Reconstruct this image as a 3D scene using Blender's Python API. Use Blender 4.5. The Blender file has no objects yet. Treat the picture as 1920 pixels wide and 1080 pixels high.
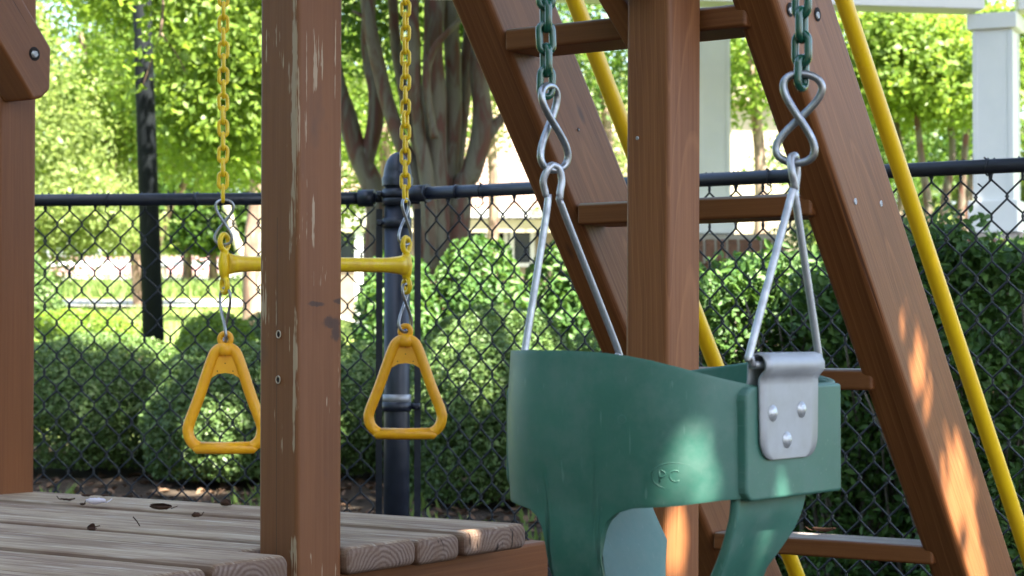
import bpy, bmesh, math, random
import numpy as np
from mathutils import Vector, Matrix, noise
R = math.radians
S = bpy.context.scene
C = S.collection
# ------------------------------------------------------------------ camera
F = 3700.0                      # focal length in photo pixels (1920 wide)
CAMH = 0.86
PITCH = math.atan(90 / F)
cam_d = bpy.data.cameras.new("camera")
cam_d.sensor_width = 36.0
cam_d.lens = 36.0 * F / 1920.0
cam_d.clip_start = 0.05
cam_d.clip_end = 900
cam_d.dof.use_dof = True
cam_d.dof.focus_distance = 2.9
cam_d.dof.aperture_fstop = 13.0
cam = bpy.data.objects.new("camera", cam_d)
C.objects.link(cam)
cam.location = (0, 0, CAMH)
cam.rotation_euler = (R(90) + PITCH, 0, 0)
S.camera = cam
# ------------------------------------------------------------------ light
SUN = Vector((0.32, -0.40, 0.86)).normalized()      # direction towards the sun
w = bpy.data.worlds.new("World"); S.world = w; w.use_nodes = True
nt = w.node_tree
sky = nt.nodes.new("ShaderNodeTexSky")
sky.sky_type = 'NISHITA'; sky.sun_disc = False
sky.sun_elevation = math.asin(SUN.z)
sky.sun_rotation = math.atan2(SUN.x, SUN.y)
sky.air_density = 1.0; sky.dust_density = 2.2; sky.ozone_density = 1.0
bgn = nt.nodes["Background"]
bgn.inputs["Strength"].default_value = 0.07
nt.links.new(sky.outputs[0], bgn.inputs[0])
sd = bpy.data.lights.new("sun", 'SUN')
sd.energy = 5.0; sd.angle = R(0.5); sd.color = (1.0, 0.94, 0.82)
so = bpy.data.objects.new("sun", sd); C.objects.link(so)
so.rotation_euler = SUN.to_track_quat('Z', 'Y').to_euler()
so.location = SUN * 20
S.view_settings.view_transform = 'Standard'
S.view_settings.look = 'None'
S.view_settings.gamma = 1.0
S.view_settings.use_curve_mapping = False
S.view_settings.exposure = 3.30
S.render.engine = 'CYCLES'
S.cycles.max_bounces = 7
S.cycles.transmission_bounces = 5

# ------------------------------------------------------------------ helpers
CR = Matrix.Rotation(R(90) + PITCH, 3, 'X')
def P(px, py, Y):
    """world point on the ray through photo pixel (px,py) at distance Y"""
    d = CR @ Vector((px - 960, 540 - py, -F))
    return Vector((0, 0, CAMH)) + d * (Y / d.y)
def ray(px, py):
    return (CR @ Vector((px - 960, 540 - py, -F))).normalized()
def onplane(px, py, q, n):
    d = ray(px, py); o = Vector((0, 0, CAMH))
    return o + d * ((q - o).dot(n) / d.dot(n))

class MB:
    def __init__(s): s.v = []; s.f = []; s.sm = []; s.n = 0
    def add(s, vs, fs, smooth=False):
        k = len(s.v)
        s.v += [tuple(v) for v in vs]
        s.f += [tuple(i + k for i in f) for f in fs]
        s.sm += [smooth] * len(fs)
    def box(s, c, h, M=None):
        vs = []
        for z in (-1, 1):
            for y in (-1, 1):
                for x in (-1, 1):
                    v = Vector((c[0] + x * h[0], c[1] + y * h[1], c[2] + z * h[2]))
                    vs.append(M @ v if M else v)
        s.add(vs, [(0, 2, 3, 1), (4, 5, 7, 6), (0, 1, 5, 4), (2, 6, 7, 3), (0, 4, 6, 2), (1, 3, 7, 5)])
    def tube(s, pts, r, n=8, closed=False, caps=True):
        pts = [Vector(p) for p in pts]
        N = len(pts)
        rs = r if isinstance(r, (list, tuple)) else [r] * N
        tang = []
        for i in range(N):
            if closed: t = pts[(i + 1) % N] - pts[i - 1]
            else: t = pts[min(i + 1, N - 1)] - pts[max(i - 1, 0)]
            tang.append(t.normalized())
        a = tang[0].orthogonal().normalized()
        frames = []
        for i in range(N):
            a = (a - tang[i] * a.dot(tang[i])).normalized()
            frames.append((a.copy(), tang[i].cross(a)))
        vs = []
        tw = 0.0
        if closed:   # spread the closing twist
            a2 = frames[-1][0] - tang[0] * frames[-1][0].dot(tang[0]); a2.normalize()
            tw = math.atan2(a2.dot(frames[0][1]), a2.dot(frames[0][0]))
        for i in range(N):
            u, w_ = frames[i]
            off = -tw * i / N
            for k in range(n):
                an = 2 * math.pi * k / n + off
                vs.append(pts[i] + (u * math.cos(an) + w_ * math.sin(an)) * rs[i])
        fs = []
        for i in range(N if closed else N - 1):
            j = (i + 1) % N
            for k in range(n):
                l = (k + 1) % n
                fs.append((i * n + k, i * n + l, j * n + l, j * n + k))
        s.add(vs, fs, True)
        if not closed and caps:
            b = len(s.v) - N * n
            s.f.append(tuple(b + k for k in reversed(range(n)))); s.sm.append(False)
            s.f.append(tuple(b + (N - 1) * n + k for k in range(n))); s.sm.append(False)
    def lathe(s, prof, c, n=24):
        vs = []
        for (r, z) in prof:
            for k in range(n):
                an = 2 * math.pi * k / n
                vs.append((c[0] + r * math.cos(an), c[1] + r * math.sin(an), c[2] + z))
        fs = []
        for i in range(len(prof) - 1):
            for k in range(n):
                l = (k + 1) % n
                fs.append((i * n + k, i * n + l, (i + 1) * n + l, (i + 1) * n + k))
        s.add(vs, fs, True)
    def mesh(s, name, mat):
        m = bpy.data.meshes.new(name)
        m.from_pydata(s.v, [], s.f)
        m.polygons.foreach_set("use_smooth", s.sm)
        m.materials.append(mat); m.update()
        return m
    def build(s, name, mat, parent=None, mw=None):
        return link(name, s.mesh(name, mat), parent, mw)

def link(name, me, parent=None, mw=None):
    o = bpy.data.objects.new(name, me)
    C.objects.link(o)
    if mw is not None: o.matrix_basis = mw
    if parent is not None:
        o.parent = parent
        o.matrix_parent_inverse = world_of(parent).inverted()
    return o
def world_of(o):
    m = o.matrix_basis.copy()
    if o.parent: return world_of(o.parent) @ o.matrix_parent_inverse @ m
    return m
def thing(name, loc, label, cat, group=None):
    o = bpy.data.objects.new(name, None); C.objects.link(o)
    o.matrix_basis = Matrix.Translation(Vector(loc)); o.empty_display_size = .1
    return tag(o, label, cat, group)
def tag(o, label, cat, group=None):
    o["label"] = label; o["category"] = cat
    if group: o["group"] = group
    return o
def struct(o): o["kind"] = "structure"; return o
def stuff(o): o["kind"] = "stuff"; return o

def bevbox(lx, ly, lz, b, seg=3):
    bm = bmesh.new()
    bmesh.ops.create_cube(bm, size=1)
    bmesh.ops.scale(bm, vec=(lx, ly, lz), verts=bm.verts)
    if b > 0:
        bmesh.ops.bevel(bm, geom=list(bm.edges), offset=b, segments=seg, profile=.5, affect='EDGES')
    return bm
def bm_link(bm, name, mat, parent=None, mw=None, smooth=False):
    m = bpy.data.meshes.new(name); bm.to_mesh(m); bm.free()
    if smooth: m.polygons.foreach_set("use_smooth", [True] * len(m.polygons))
    m.materials.append(mat)
    return link(name, m, parent, mw)
def board(name, p0, p1, side, wid, thk, mat, parent, b=.005, seg=4, wob=0):
    """board from p0 to p1; 'side' is the direction of its width; local X = length"""
    p0 = Vector(p0); p1 = Vector(p1)
    x = (p1 - p0); L = x.length; x.normalize()
    y = Vector(side); y = (y - x * y.dot(x)).normalized(); z = x.cross(y)
    M = Matrix((x, y, z)).transposed().to_4x4(); M.translation = (p0 + p1) / 2
    bm = bevbox(L, wid, thk, b, seg)
    return bm_link(bm, name, mat, parent, M)

# ------------------------------------------------------------------ materials
def newmat(name):
    m = bpy.data.materials.new(name); m.use_nodes = True
    return m, m.node_tree, m.node_tree.nodes["Principled BSDF"]
def N(nt, t, **kw):
    n = nt.nodes.new(t)
    for k, v in kw.items():
        if k.startswith('i_'): n.inputs[k[2:].replace('_', ' ')].default_value = v
        else: setattr(n, k, v)
    return n
def ramp(nt, src, stops):
    r = nt.nodes.new("ShaderNodeValToRGB")
    e = r.color_ramp.elements
    while len(e) < len(stops): e.new(.5)
    for i, (p, c) in enumerate(stops):
        e[i].position = p; e[i].color = (*c, 1) if len(c) == 3 else c
    nt.links.new(src, r.inputs[0]); return r
def mixc(nt, fac, a, b, mode='MIX'):
    m = nt.nodes.new("ShaderNodeMix"); m.data_type = 'RGBA'; m.blend_type = mode
    L = nt.links
    for sock, v in ((m.inputs[0], fac), (m.inputs[6], a), (m.inputs[7], b)):
        if hasattr(v, 'is_output'): L.new(v, sock)
        elif isinstance(v, (int, float)): sock.default_value = v
        else: sock.default_value = (*v, 1)
    return m.outputs[2]
def math_(nt, op, a, b=0.0, c=None):
    m = nt.nodes.new("ShaderNodeMath"); m.operation = op
    for i, v in enumerate((a, b, c)):
        if v is None: continue
        if hasattr(v, 'is_output'): nt.links.new(v, m.inputs[i])
        else: m.inputs[i].default_value = v
    return m.outputs[0]
def coords(nt, scale=(1, 1, 1), rnd=True, src='Object'):
    tc = nt.nodes.new("ShaderNodeTexCoord")
    v = tc.outputs[src]
    if rnd:
        oi = nt.nodes.new("ShaderNodeObjectInfo")
        a = nt.nodes.new("ShaderNodeVectorMath"); a.operation = 'MULTIPLY_ADD'
        cb = nt.nodes.new("ShaderNodeCombineXYZ")
        nt.links.new(oi.outputs['Random'], cb.inputs[0])
        a.inputs[1].default_value = (1, 1, 1)
        sc = nt.nodes.new("ShaderNodeVectorMath"); sc.operation = 'SCALE'; sc.inputs[3].default_value = 37.0
        nt.links.new(cb.outputs[0], sc.inputs[0])
        nt.links.new(v, a.inputs[0]); nt.links.new(sc.outputs[0], a.inputs[2])
        v = a.outputs[0]
    mp = nt.nodes.new("ShaderNodeMapping"); mp.inputs['Scale'].default_value = scale
    nt.links.new(v, mp.inputs[0]); return mp.outputs[0]
def noi(nt, vec, scale, detail=4, rough=.55, dist=0):
    n = N(nt, "ShaderNodeTexNoise"); n.inputs['Scale'].default_value = scale
    n.inputs['Detail'].default_value = detail; n.inputs['Roughness'].default_value = rough
    n.inputs['Distortion'].default_value = dist
    nt.links.new(vec, n.inputs['Vector']); return n.outputs[0]
def bump(nt, bsdf, h, strength, dist):
    b = N(nt, "ShaderNodeBump"); b.inputs['Strength'].default_value = strength; b.inputs['Distance'].default_value = dist
    nt.links.new(h, b.inputs['Height']); nt.links.new(b.outputs[0], bsdf.inputs['Normal'])

def wood_stain(name, a, b, streak, peel=0.0, fig=.5, scar=False):
    m, nt, bs = newmat(name); L = nt.links
    v = coords(nt, (1.0, 60, 60))
    fine = noi(nt, v, 3.0, 6, .65)
    v2 = coords(nt, (.9, 9, 9))
    broad = noi(nt, v2, 1.4, 3)
    # cathedral figure: growth rings cut by the face at a slight angle
    vo_ = coords(nt, (1, 1, 1)); sp = N(nt, "ShaderNodeSeparateXYZ")
    tco = N(nt, "ShaderNodeTexCoord"); L.new(tco.outputs['Object'], sp.inputs[0])
    oi_ = N(nt, "ShaderNodeObjectInfo")
    vw = coords(nt, (2.2, 6, 6)); wobn = noi(nt, vw, 1.0, 3, .5)
    wo = math_(nt, 'MULTIPLY_ADD', wobn, .030, -.015)
    y_ = math_(nt, 'ADD', math_(nt, 'MULTIPLY_ADD', sp.outputs[0], .012, wo), math_(nt, 'ADD', sp.outputs[1], math_(nt, 'MULTIPLY_ADD', oi_.outputs['Random'], .04, -.02)))
    z_ = math_(nt, 'ADD', math_(nt, 'MULTIPLY_ADD', sp.outputs[0], .035, .085), sp.outputs[2])
    rad_ = math_(nt, 'SQRT', math_(nt, 'ADD', math_(nt, 'MULTIPLY', y_, y_), math_(nt, 'MULTIPLY', z_, z_)))
    fr_ = math_(nt, 'FRACT', math_(nt, 'ADD', math_(nt, 'MULTIPLY', rad_, 120), math_(nt, 'MULTIPLY', wobn, 1.5)))
    wv = N(nt, "ShaderNodeMath"); wv.operation = 'ADD'; L.new(fr_, wv.inputs[0]); wv.inputs[1].default_value = 0
    col = ramp(nt, broad, [(.3, a), (.72, b)]).outputs[0]
    fr = ramp(nt, fine, [(.35, (0, 0, 0)), (.7, (1, 1, 1))]).outputs[0]
    col = mixc(nt, math_(nt, 'MULTIPLY', fr, .45), col, streak)
    wr = ramp(nt, wv.outputs[0], [(.0, (0, 0, 0)), (.82, (.25, .25, .25)), (.93, (1, 1, 1)), (1, (.3, .3, .3))]).outputs[0]
    col = mixc(nt, math_(nt, 'MULTIPLY', wr, fig), col, streak)
    # small dark knots
    vk = coords(nt, (3.2, 10, 10))
    vo = N(nt, "ShaderNodeTexVoronoi", feature='F1'); vo.inputs['Scale'].default_value = 1.3
    L.new(vk, vo.inputs['Vector'])
    kn = ramp(nt, vo.outputs['Distance'], [(.0, (1, 1, 1)), (.07, (.7, .7, .7)), (.12, (0, 0, 0))]).outputs[0]
    col = mixc(nt, math_(nt, 'MULTIPLY', kn, .8), col, (.03, .014, .01))
    # drying cracks: thin dark lines
    vc = coords(nt, (1.1, 55, 55))
    crk = noi(nt, vc, 1.0, 2, .4)
    cr = ramp(nt, crk, [(.0, (0, 0, 0)), (.735, (0, 0, 0)), (.76, (1, 1, 1))]).outputs[0]
    col = mixc(nt, math_(nt, 'MULTIPLY', cr, .6), col, (.025, .012, .01))
    if peel > 0:
        vp = coords(nt, (2.2, 70, 70))
        p1 = noi(nt, vp, 1.6, 5, .7)
        vq = coords(nt, (2, 5, 5))
        p2 = noi(nt, vq, 3.5, 4, .6)
        s = math_(nt, 'MULTIPLY', p1, p2)
        tc = N(nt, "ShaderNodeTexCoord"); sx = N(nt, "ShaderNodeSeparateXYZ"); L.new(tc.outputs['Object'], sx.inputs[0])
        # extra wear on the arris towards +Y +Z
        d = math_(nt, 'ADD', math_(nt, 'ABSOLUTE', math_(nt, 'SUBTRACT', sx.outputs[1], .0445)), math_(nt, 'ABSOLUTE', math_(nt, 'SUBTRACT', sx.outputs[2], .036)))
        near = math_(nt, 'MAXIMUM', math_(nt, 'SUBTRACT', 1.0, math_(nt, 'MULTIPLY', d, 70)), 0.0)
        s = math_(nt, 'ADD', s, math_(nt, 'MULTIPLY', near, .118))
        pm = ramp(nt, s, [(0, (0, 0, 0)), (.385 - .02 * peel, (0, 0, 0)), (.40 - .02 * peel, (1, 1, 1))]).outputs[0]
        col = mixc(nt, math_(nt, 'MULTIPLY', pm, .85), col, (.40, .30, .20))
        def blob(ux, uy, rx, ry):
            a = math_(nt, 'DIVIDE', math_(nt, 'SUBTRACT', sx.outputs[0], ux), rx); b2 = math_(nt, 'DIVIDE', math_(nt, 'SUBTRACT', sx.outputs[1], uy), ry)
            return math_(nt, 'SQRT', math_(nt, 'ADD', math_(nt, 'MULTIPLY', a, a), math_(nt, 'MULTIPLY', b2, b2)))
        bl = None
        for q in ((-.268, .010, .0045, .019), (-.263, -.034, .0050, .012), (-.295, -.020, .011, .021), (-.312, -.030, .014, .012)):
            d_ = blob(*q); bl = d_ if bl is None else math_(nt, 'MINIMUM', bl, d_)
        vbn = coords(nt, (90, 90, 90)); bl = math_(nt, 'ADD', bl, math_(nt, 'MULTIPLY_ADD', noi(nt, vbn, 1, 3), 1.2, -.6))
        bm_ = ramp(nt, bl, [(0, (1, 1, 1)), (.62, (.9, .9, .9)), (1.0, (0, 0, 0))]).outputs[0]
        zf = math_(nt, 'GREATER_THAN', sx.outputs[2], .043)
        col = mixc(nt, math_(nt, 'MULTIPLY', math_(nt, 'MULTIPLY', bm_, zf), .72), col, (.022, .018, .02))
        ln = math_(nt, 'LESS_THAN', math_(nt, 'ABSOLUTE', math_(nt, 'ADD', sx.outputs[2], .003)), .0006)
        ln = math_(nt, 'MULTIPLY', ln, math_(nt, 'LESS_THAN', sx.outputs[0], -.14))
        col = mixc(nt, math_(nt, 'MULTIPLY', ln, .7), col, (.03, .02, .016))
        # grimy smudges
        vs = coords(nt, (3, 6, 6)); sm = noi(nt, vs, 2.4, 3)
        sr = ramp(nt, sm, [(0, (0, 0, 0)), (.6, (0, 0, 0)), (.72, (1, 1, 1))]).outputs[0]
        col = mixc(nt, math_(nt, 'MULTIPLY', sr, .35), col, (.06, .04, .035))
    if scar:
        tc2 = N(nt, "ShaderNodeTexCoord"); sz = N(nt, "ShaderNodeSeparateXYZ"); L.new(tc2.outputs['Object'], sz.inputs[0])
        up = ramp(nt, math_(nt, 'ADD', math_(nt, 'MULTIPLY', sz.outputs[2], 40), math_(nt, 'MULTIPLY', fine, .35)), [(.74, (0, 0, 0)), (.86, (1, 1, 1))]).outputs[0]
        gcol = ramp(nt, fine, [(.3, (.20, .17, .15)), (.7, (.50, .46, .44))]).outputs[0]
        col = mixc(nt, math_(nt, 'MULTIPLY', up, .9), col, gcol)
    L.new(col, bs.inputs['Base Color'])
    bs.inputs['Roughness'].default_value = .52
    bs.inputs['Specular IOR Level'].default_value = .35
    h = math_(nt, 'ADD', math_(nt, 'MULTIPLY', fine, .6), math_(nt, 'MULTIPLY', cr, -1.2))
    bump(nt, bs, h, .35, .0016)
    return m
WOOD = wood_stain("cedar_stain", (.112, .034, .0092), (.185, .060, .0155), (.25, .097, .030), 0, .20)
WOOD_POST = wood_stain("cedar_stain_worn", (.112, .037, .012), (.185, .068, .023), (.235, .100, .042), 2.1, .10)
WOOD_RAIL = wood_stain("cedar_stain_figured", (.112, .034, .0092), (.190, .063, .0175), (.33, .135, .050), 0, .40)

WOOD_RUNG = wood_stain('cedar_stain_rung', (.112, .034, .0092), (.185, .060, .0155), (.25, .097, .030), 0, .20, True)
def weathered():
    m, nt, bs = newmat("weathered_decking"); L = nt.links
    v = coords(nt, (1.4, 75, 75)); fine = noi(nt, v, 2.2, 6, .7)
    v2 = coords(nt, (1.6, 7, 7)); broad = noi(nt, v2, 2.2, 5, .6)
    grey = ramp(nt, fine, [(.3, (.20, .130, .080)), (.5, (.37, .270, .180)), (.72, (.58, .47, .345))]).outputs[0]
    brown = ramp(nt, fine, [(.3, (.10, .045, .026)), (.7, (.21, .115, .070))]).outputs[0]
    tc = N(nt, "ShaderNodeTexCoord"); sx = N(nt, "ShaderNodeSeparateXYZ"); L.new(tc.outputs['Object'], sx.inputs[0])
    # the worn grey face is the top; rounded edges and sides keep the old stain
    up = ramp(nt, math_(nt, 'ADD', math_(nt, 'MULTIPLY', sx.outputs[2], 26), broad), [(.62, (0, 0, 0)), (.9, (1, 1, 1))]).outputs[0]
    patch = ramp(nt, broad, [(.40, (1, 1, 1)), (.60, (0, 0, 0))]).outputs[0]
    col = mixc(nt, math_(nt, 'MULTIPLY', up, math_(nt, 'SUBTRACT', 1.0, math_(nt, 'MULTIPLY', patch, .6))), brown, grey)
    # white sun-bleached flecks
    vf = coords(nt, (2.6, 45, 45)); fl = noi(nt, vf, 2.0, 4, .6)
    flr = ramp(nt, fl, [(0, (0, 0, 0)), (.57, (0, 0, 0)), (.70, (1, 1, 1))]).outputs[0]
    col = mixc(nt, math_(nt, 'MULTIPLY', math_(nt, 'MULTIPLY', flr, up), .55), col, (.66, .60, .51))
    # growth rings and radial checks on the sawn ends
    ge = N(nt, "ShaderNodeNewGeometry"); nx = N(nt, "ShaderNodeVectorTransform", vector_type='NORMAL', convert_from='WORLD', convert_to='OBJECT')
    L.new(ge.outputs['Normal'], nx.inputs[0]); sn = N(nt, "ShaderNodeSeparateXYZ"); L.new(nx.outputs[0], sn.inputs[0])
    tf = ramp(nt, math_(nt, 'ABSOLUTE', sn.outputs[2]), [(.70, (0, 0, 0)), (.985, (1, 1, 1))]).outputs[0]
    col = mixc(nt, tf, mixc(nt, .35, (.085, .045, .028), col), col)
    endm = ramp(nt, math_(nt, 'ABSOLUTE', sn.outputs[0]), [(.55, (0, 0, 0)), (.8, (1, 1, 1))]).outputs[0]
    oi = N(nt, "ShaderNodeObjectInfo")
    cy = math_(nt, 'MULTIPLY_ADD', oi.outputs['Random'], .06, -.03)
    yy = math_(nt, 'SUBTRACT', sx.outputs[1], cy); zz = math_(nt, 'ADD', sx.outputs[2], .030)
    rad = math_(nt, 'SQRT', math_(nt, 'ADD', math_(nt, 'MULTIPLY', yy, yy), math_(nt, 'MULTIPLY', zz, zz)))
    vv = coords(nt, (30, 30, 30)); wob = noi(nt, vv, 1, 3)
    ring = math_(nt, 'SINE', math_(nt, 'ADD', math_(nt, 'MULTIPLY', rad, 820), math_(nt, 'MULTIPLY', wob, 11)))
    er = ramp(nt, math_(nt, 'MULTIPLY_ADD', ring, .5, .5), [(.05, (.13, .085, .068)), (.5, (.185, .130, .105)), (.97, (.235, .175, .148))]).outputs[0]
    vchk = coords(nt, (1, 90, 22)); ck = noi(nt, vchk, 1, 3, .6)
    ckr = ramp(nt, ck, [(0, (0, 0, 0)), (.64, (0, 0, 0)), (.68, (1, 1, 1))]).outputs[0]
    er = mixc(nt, ramp(nt, wob, [(.35, (0, 0, 0)), (.65, (.75, .75, .75))]).outputs[0], er, (.17, .105, .072))
    er = mixc(nt, ckr, er, (.04, .025, .02))
    col = mixc(nt, endm, col, er)
    L.new(col, bs.inputs['Base Color'])
    bs.inputs['Roughness'].default_value = .8; bs.inputs['Specular IOR Level'].default_value = .25
    bump(nt, bs, math_(nt, 'ADD', fine, math_(nt, 'MULTIPLY', ring, .05)), .6, .002)
    return m
DECK = weathered()

def simple(name, col, rough=.5, metal=0, spec=.5, nscale=0, namt=0, col2=None, bumpd=0, coat=0, nsrc=(1, 1, 1), stops=(.35, .7)):
    m, nt, bs = newmat(name)
    bs.inputs['Base Color'].default_value = (*col, 1)
    bs.inputs['Roughness'].default_value = rough; bs.inputs['Metallic'].default_value = metal
    bs.inputs['Specular IOR Level'].default_value = spec
    bs.inputs['Coat Weight'].default_value = coat
    if nscale:
        v = coords(nt, nsrc); n = noi(nt, v, nscale, 5, .6)
        c = ramp(nt, n, [(stops[0], col), (stops[1], col2 or col)]).outputs[0]
        nt.links.new(c, bs.inputs['Base Color'])
        rr = ramp(nt, n, [(.3, (max(rough - namt, 0.02),) * 3), (.7, (min(rough + namt, 1),) * 3)]).outputs[0]
        nt.links.new(rr, bs.inputs['Roughness'])
        if bumpd: bump(nt, bs, n, .4, bumpd)
    return m
BLACKVINYL = simple("black_vinyl_coating", (.012, .016, .028), .42, 0, .5, 30, .1, (.020, .025, .040))
WIRE = simple("black_vinyl_wire", (.010, .013, .020), .5, 0, .4, 40, .1, (.018, .022, .032))
SILVER = simple("galvanised_patch", (.30, .31, .33), .5, .6, .5, 60, .1, (.42, .43, .45))
YCHAIN = simple("yellow_chain_coating", (.85, .60, .015), .34, 0, .5, 60, .08, (.80, .52, .010), .0004)
YTUBE = simple("yellow_tube_paint", (.86, .56, .010), .32, 0, .5, 12, .1, (.80, .49, .010))
YRING = simple("orange_yellow_plastic", (.86, .42, .010), .38, 0, .5, 40, .08, (.80, .35, .010), .0004)
YBAR = simple("yellow_plastic_bar", (.85, .60, .02), .34, 0, .5, 50, .1, (.72, .42, .03), .0004)
GCHAIN = simple("green_chain_coating", (.008, .062, .038), .22, 0, .6, 40, .06, (.014, .085, .055), .0003, .3)
ZINC = simple("zinc_steel", (.36, .37, .39), .38, .85, .5, 90, .12, (.24, .25, .27), .0003)
ZINCROD = simple("galvanised_rod", (.46, .47, .50), .45, .7, .5, 70, .12, (.34, .35, .38), .0003, 0, (1, 1, 1))
PLATE = simple("galvanised_plate", (.30, .31, .33), .50, .35, .5, 26, .12, (.40, .41, .43), .0002, 0, (1, 1, 1))
SCREW = simple("zinc_screw", (.50, .52, .55), .35, .45, .5, 200, .1, (.38, .39, .41))
HOLE_SHADE = simple("recess_shade", (.010, .006, .005), .9)  # near-black; flat discs of it paint the shade inside holes
WHITEP = simple("white_trim_paint", (.72, .74, .74), .5, 0, .4, 3.0, .1, (.80, .81, .80))
CREAM = simple("cream_wall_paint", (.34, .30, .21), .7, 0, .3, 4, .1, (.42, .37, .27))
HOUSEW = simple("house_trim_paint", (.36, .37, .38), .6, 0, .3, 4, .1, (.44, .45, .45))
TANW = simple("tan_wall", (.14, .115, .08), .8, 0, .3, 8, .1, (.18, .15, .11))
PINKF = simple("weathered_rose_pickets", (.42, .22, .24), .8, 0, .3, 6, .1, (.55, .30, .32))
GLASS = simple("dark_window_glass", (.015, .02, .03), .1, 0, .6)
GREYC = simple("pale_concrete", (.42, .39, .34), .85, 0, .3, 1.5, .1, (.52, .49, .44))

def shell_mat():
    m, nt, bs = newmat("green_moulded_plastic"); L = nt.links
    v = coords(nt, (1, 1, 1), False); n = noi(nt, v, 9, 5, .6)
    c = ramp(nt, n, [(.35, (.030, .118, .088)), (.70, (.046, .148, .112))]).outputs[0]
    # chalky scuffing and thin scratches
    v2 = coords(nt, (5, 5, 5), False); n2 = noi(nt, v2, 5, 7, .7)
    r2 = ramp(nt, n2, [(.45, (0, 0, 0)), (.75, (1, 1, 1))]).outputs[0]
    c = mixc(nt, math_(nt, 'MULTIPLY', r2, .7), c, (.095, .165, .140))
    v3 = coords(nt, (260, 260, 22), False); n3 = noi(nt, v3, 1, 2)
    r3 = ramp(nt, n3, [(0, (0, 0, 0)), (.68, (0, 0, 0)), (.74, (1, 1, 1))]).outputs[0]
    c = mixc(nt, math_(nt, 'MULTIPLY', r3, .3), c, (.22, .33, .29))
    L.new(c, bs.inputs['Base Color'])
    L.new(ramp(nt, n2, [(.3, (.40,) * 3), (.7, (.56,) * 3)]).outputs[0], bs.inputs['Roughness'])
    vb = coords(nt, (1, 1, 1), False); nb = noi(nt, vb, 900, 2)
    bump(nt, bs, nb, .12, .0006)
    return m
SHELL = shell_mat()

def leafmat(name, c1, c2, tcol, trans=.42, rough=.45):
    m, nt, bs = newmat(name); L = nt.links
    ge = N(nt, "ShaderNodeNewGeometry")
    v = coords(nt, (1, 1, 1), False); n = noi(nt, v, 1.3, 2)
    s = math_(nt, 'ADD', math_(nt, 'MULTIPLY', ge.outputs['Random Per Island'], .7), math_(nt, 'MULTIPLY', n, .4))
    c = ramp(nt, s, [(.15, c1), (.9, c2)]).outputs[0]
    L.new(c, bs.inputs['Base Color'])
    bs.inputs['Roughness'].default_value = rough; bs.inputs['Specular IOR Level'].default_value = .3
    tr = N(nt, "ShaderNodeBsdfTranslucent")
    L.new(mixc(nt, .55, c, tcol), tr.inputs[0])
    mx = N(nt, "ShaderNodeMixShader"); mx.inputs[0].default_value = trans
    L.new(bs.outputs[0], mx.inputs[1]); L.new(tr.outputs[0], mx.inputs[2])
    L.new(mx.outputs[0], nt.nodes["Material Output"].inputs[0])
    return m
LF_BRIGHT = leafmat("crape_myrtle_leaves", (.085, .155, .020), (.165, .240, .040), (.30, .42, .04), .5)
LF_MID = leafmat("shade_tree_leaves", (.035, .085, .015), (.080, .140, .024), (.15, .26, .02))
LF_FAR = leafmat("distant_leaves", (.12, .170, .045), (.21, .26, .085), (.32, .40, .09), .5)
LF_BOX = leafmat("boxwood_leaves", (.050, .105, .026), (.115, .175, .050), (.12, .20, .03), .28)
LF_HOLLY = leafmat("glossy_hedge_leaves", (.028, .080, .018), (.085, .160, .034), (.14, .26, .03), .28, .5)
LF_DEAD = leafmat("dead_leaves", (.06, .032, .018), (.14, .085, .05), (.12, .06, .03), .1, .8)
GRASSB = leafmat("grass_blades", (.08, .14, .03), (.17, .22, .06), (.2, .3, .05), .3, .6)

def barkmat(name, a, b, c3, sc=(7, 7, 1.6)):
    m, nt, bs = newmat(name); L = nt.links
    v = coords(nt, sc, False); n = noi(nt, v, 2.2, 4, .5, 1.0)
    c = ramp(nt, n, [(.36, a), (.47, b), (.58, c3)])
    c.color_ramp.interpolation = 'B_SPLINE'
    L.new(c.outputs[0], bs.inputs['Base Color']); bs.inputs['Roughness'].default_value = .75
    n2 = noi(nt, v, 9, 4); bump(nt, bs, math_(nt, 'ADD', n, math_(nt, 'MULTIPLY', n2, .4)), .6, .01)
    return m
BARK = barkmat("mottled_crape_bark", (.090, .026, .015), (.072, .045, .030), (.118, .105, .075), (6, 6, 1.8))
BARK2 = barkmat("brown_bark", (.09, .05, .035), (.14, .09, .06), (.24, .17, .12), (5, 5, 1.2))

def brick_mat():
    return simple("brown_brick", (.11, .055, .038), .8, 0, .3, 14, .1, (.20, .10, .07), .002)
BRICK = brick_mat()
MORTAR = simple("pale_mortar", (.38, .35, .31), .9, 0, .2, 20, .05, (.30, .28, .25))

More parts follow.
